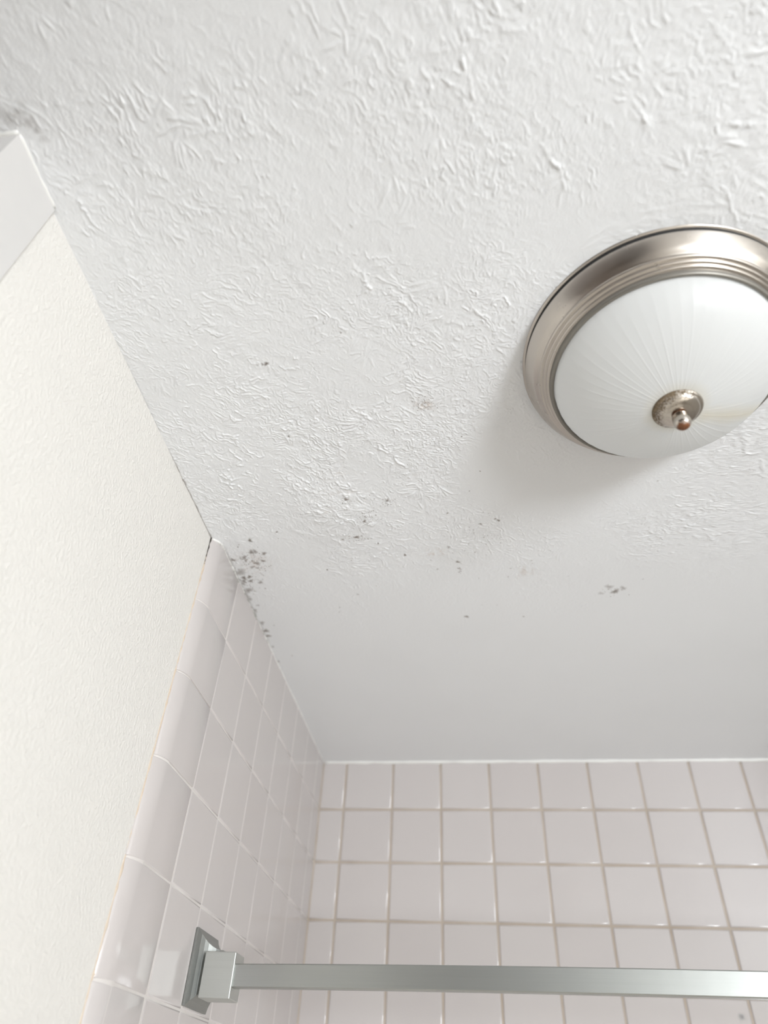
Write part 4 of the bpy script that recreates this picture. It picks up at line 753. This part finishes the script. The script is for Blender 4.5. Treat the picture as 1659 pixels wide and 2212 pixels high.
# ------------------------------------------------------------------ ceiling light
M_NICKEL = make_nickel()
KNOB_MID = -0.1135
STAIN_ANG = math.radians(22)
lamp = bpy.data.objects.new('ceiling_light', None); COL.objects.link(lamp)
lamp.location = (LAMP[0], LAMP[1], CEIL)
tag(lamp, 'round brushed-nickel flush ceiling light with a frosted ribbed glass dome', 'ceiling light')
lathe('gasket', [(0.1300, -0.0005), (0.1414, -0.0005), (0.1414, -0.0085), (0.1310, -0.0085)], 128, simple('black_gasket', (0.012, 0.012, 0.012), 0.7), lamp)
lathe('reflector_pan', [(0.1145, -0.0330), (0.1290, -0.0100), (0.1200, -0.0088), (0.0, -0.0088)], 96, simple('white_pan', (0.95, 0.95, 0.95), 0.5), lamp)  # unseen white reflector, added to brighten the dome from inside
lathe('mounting_ring', [(0.1395, 0.0005), (0.1428, -0.0004), (0.1440, -0.0010), (0.1440, -0.0016), (0.1434, -0.0022), (0.1395, -0.0022)], 160, M_NICKEL, lamp)
rim_prof = [(0.1385, -0.0078), (0.1412, -0.0078), (0.1419, -0.0085), (0.1417, -0.0092)]
rim_prof += smooth_prof([(0.1417, -0.0092), (0.1405, -0.0115), (0.1378, -0.0160), (0.1338, -0.0218), (0.1292, -0.0258)], 6)[1:]
def bead_prof(r0, z0, r1, z1, depth, n=6):
    """half-round bead between two profile points, bulging out and down"""
    out = []
    nx_, nz_ = (z0 - z1), (r1 - r0)
    L = math.hypot(nx_, nz_); nx_, nz_ = nx_ / L, nz_ / L
    if nz_ > 0: nx_, nz_ = -nx_, -nz_
    for k in range(1, n + 1):
        t = k / n
        b_ = math.sin(math.pi * t) * depth
        out.append((r0 + (r1 - r0) * t + nx_ * b_, z0 + (z1 - z0) * t + nz_ * b_))
    return out
rim_prof += [(0.1288, -0.0264)]
rim_prof += bead_prof(0.1288, -0.0264, 0.1256, -0.0300, 0.0017)
rim_prof += [(0.1252, -0.0302)] + bead_prof(0.1252, -0.0302, 0.1224, -0.0334, 0.0015)
rim_prof += [(0.1220, -0.0336)] + bead_prof(0.1220, -0.0336, 0.1194, -0.0362, 0.0012)
rim_prof += [(0.1188, -0.0364), (0.1188, -0.0320)]
lathe('retainer_ring', [(0.1188, -0.0340), (0.1186, -0.0378), (0.1180, -0.0412), (0.1170, -0.0424), (0.1150, -0.0424), (0.1142, -0.0414), (0.1142, -0.0300)], 160, simple('dull_nickel', (0.23, 0.215, 0.19), 0.4, 0.6), lamp)
ro = lathe('rim', rim_prof, 160, M_NICKEL, lamp)
ro.data.set_sharp_from_angle(angle=math.radians(38))
NR = 56
random.seed(8)
rib_h = [random.uniform(0.35, 1.0) for _ in range(NR)]
def ribs(r, h, a):
    q = (a / (2 * math.pi) * NR + 0.2 * (r / 0.113)) % NR
    k = int(q) % NR; t = q - int(q)
    fade = min(1, max(0, (r - 0.014) / 0.012)) * max(0.0, 1 - (r / 0.113) ** 2) ** 0.8
    ridge = math.exp(-((t - 0.5) / 0.09) ** 2) * 0.00042 * rib_h[k]
    flute = 0.0
    return r * (1 + 0.0010 * math.cos(2 * math.pi * (t - 0.5)) * (r / 0.113) ** 4), h - (ridge + flute) * fade
dome = [(0.1135, -0.030), (0.1136, -0.0385), (0.1122, -0.0445), (0.1083, -0.0514), (0.1020, -0.0594), (0.0938, -0.0669), (0.0835, -0.0738), (0.0715, -0.0800), (0.0580, -0.0855), (0.0432, -0.0901), (0.0290, -0.0938), (0.0150, -0.0957), (0.006, -0.0962)]
lathe('glass_dome', smooth_prof(dome, 4) + [(0.0, -0.0962)], NR * 16, make_glass(), lamp, fn=ribs)
cap = lathe('finial_cap', [(0.0235, -0.0925), (0.0243, -0.0940), (0.0245, -0.0952), (0.0236, -0.0966), (0.0222, -0.0972), (0.0212, -0.0975)] + smooth_prof([(0.0212, -0.0975), (0.0198, -0.1000), (0.0165, -0.1022), (0.0125, -0.1030)], 4)[1:] + [(0.0118, -0.1034), (0.0070, -0.1042), (0.0, -0.1042)], 72, make_rusty('corroded_nickel', 0.56, 0.65), lamp)
lathe('finial_knob', smooth_prof([(0.0062, -0.1038), (0.0060, -0.1050), (0.0074, -0.1060), (0.0081, -0.1072), (0.0083, -0.1100), (0.0084, -0.1140), (0.0078, -0.1178), (0.0060, -0.1206), (0.0032, -0.1222)], 4) + [(0.0, -0.1227)], 40, make_rusty('rusted_knob', 0.72, 0.86, True), cap)

# ------------------------------------------------------------------ shower rod
M_STEEL = make_steel()
M_HOLDER = make_steel('matt_lit_steel', 1.35, 0.5)  # steel lightened to paint in the lit face of the holder
M_FLANGE = make_steel('matt_shaded_steel', 0.85, 0.5)  # same steel darkened, shade of the flange put into the colour
rod = bpy.data.objects.new('shower_rod', None); COL.objects.link(rod)
rod.location = (0.0, 0.26, CEIL - 0.503)
tag(rod, 'satin steel flat shower curtain rod on a square wall flange', 'shower rod')
ZC = CEIL - 0.503
def local(o): o.location = (-0.0, -0.26, -ZC); return o
def flange(mirror=False):
    v, f = [], []
    N_ = 8
    yc = 0.26
    for k in range(N_ + 1):
        t = k / N_
        if k == 0: hs, x = 0.041, 0.0
        else:
            s = (k - 1) / (N_ - 1)
            hs = 0.041 - 0.021 * (1 - (1 - s) ** 2.2); x = 0.003 + 0.030 * s ** 1.1
        for a, b in ((-1, -1), (1, -1), (1, 1), (-1, 1)):
            v.append((x, yc + a * hs, ZC + b * hs))
    for i in range(N_):
        for k in range(4):
            f.append((i * 4 + k, i * 4 + (k + 1) % 4, (i + 1) * 4 + (k + 1) % 4, (i + 1) * 4 + k))
    f.append((0, 3, 2, 1)); f.append(tuple(N_ * 4 + k for k in range(4)))
    if mirror: v = [(ROOM_X1 - x, y, z) for x, y, z in v]; f = [q[::-1] for q in f]
    return local(mesh_obj('flange', v, f, M_FLANGE, rod))
flange(); flange(True)
ZB0, ZB1 = CEIL - 0.5355, CEIL - 0.4870
local(MB().box(0.0165, 0.0560, 0.2225, 0.2600, ZB0, ZB1).build('rod_holder', M_HOLDER, rod, bevel=0.0012))
local(MB().box(ROOM_X1 - 0.056, ROOM_X1 - 0.0165, 0.2225, 0.2600, ZB0, ZB1).build('rod_holder', M_HOLDER, rod, bevel=0.0012))
def bar():
    v, f = [], []; n = 60
    x0, x1 = 0.050, ROOM_X1 - 0.050; xm = ROOM_X1 / 2
    z0, z1, th = CEIL - 0.5238, CEIL - 0.4990, 0.0135
    sec = [(0, z0 + 0.0012), (0.0012, z0), (th - 0.0012, z0), (th, z0 + 0.0012), (th, z1 - 0.0012), (th - 0.0012, z1), (0.0012, z1), (0, z1 - 0.0012)]
    for i in range(n + 1):
        x = x0 + (x1 - x0) * i / n
        y = 0.2335 - 0.060 * (1 - ((x - xm) / xm) ** 2)
        for (dy, z) in sec: v.append((x, y + dy, z))
    for i in range(n):
        for k in range(8):
            f.append((i * 8 + k, (i + 1) * 8 + k, (i + 1) * 8 + (k + 1) % 8, i * 8 + (k + 1) % 8))
    f.append(tuple(range(8))); f.append(tuple(n * 8 + k for k in range(8))[::-1])
    return local(mesh_obj('bar', v, f, M_STEEL, rod))
bar()
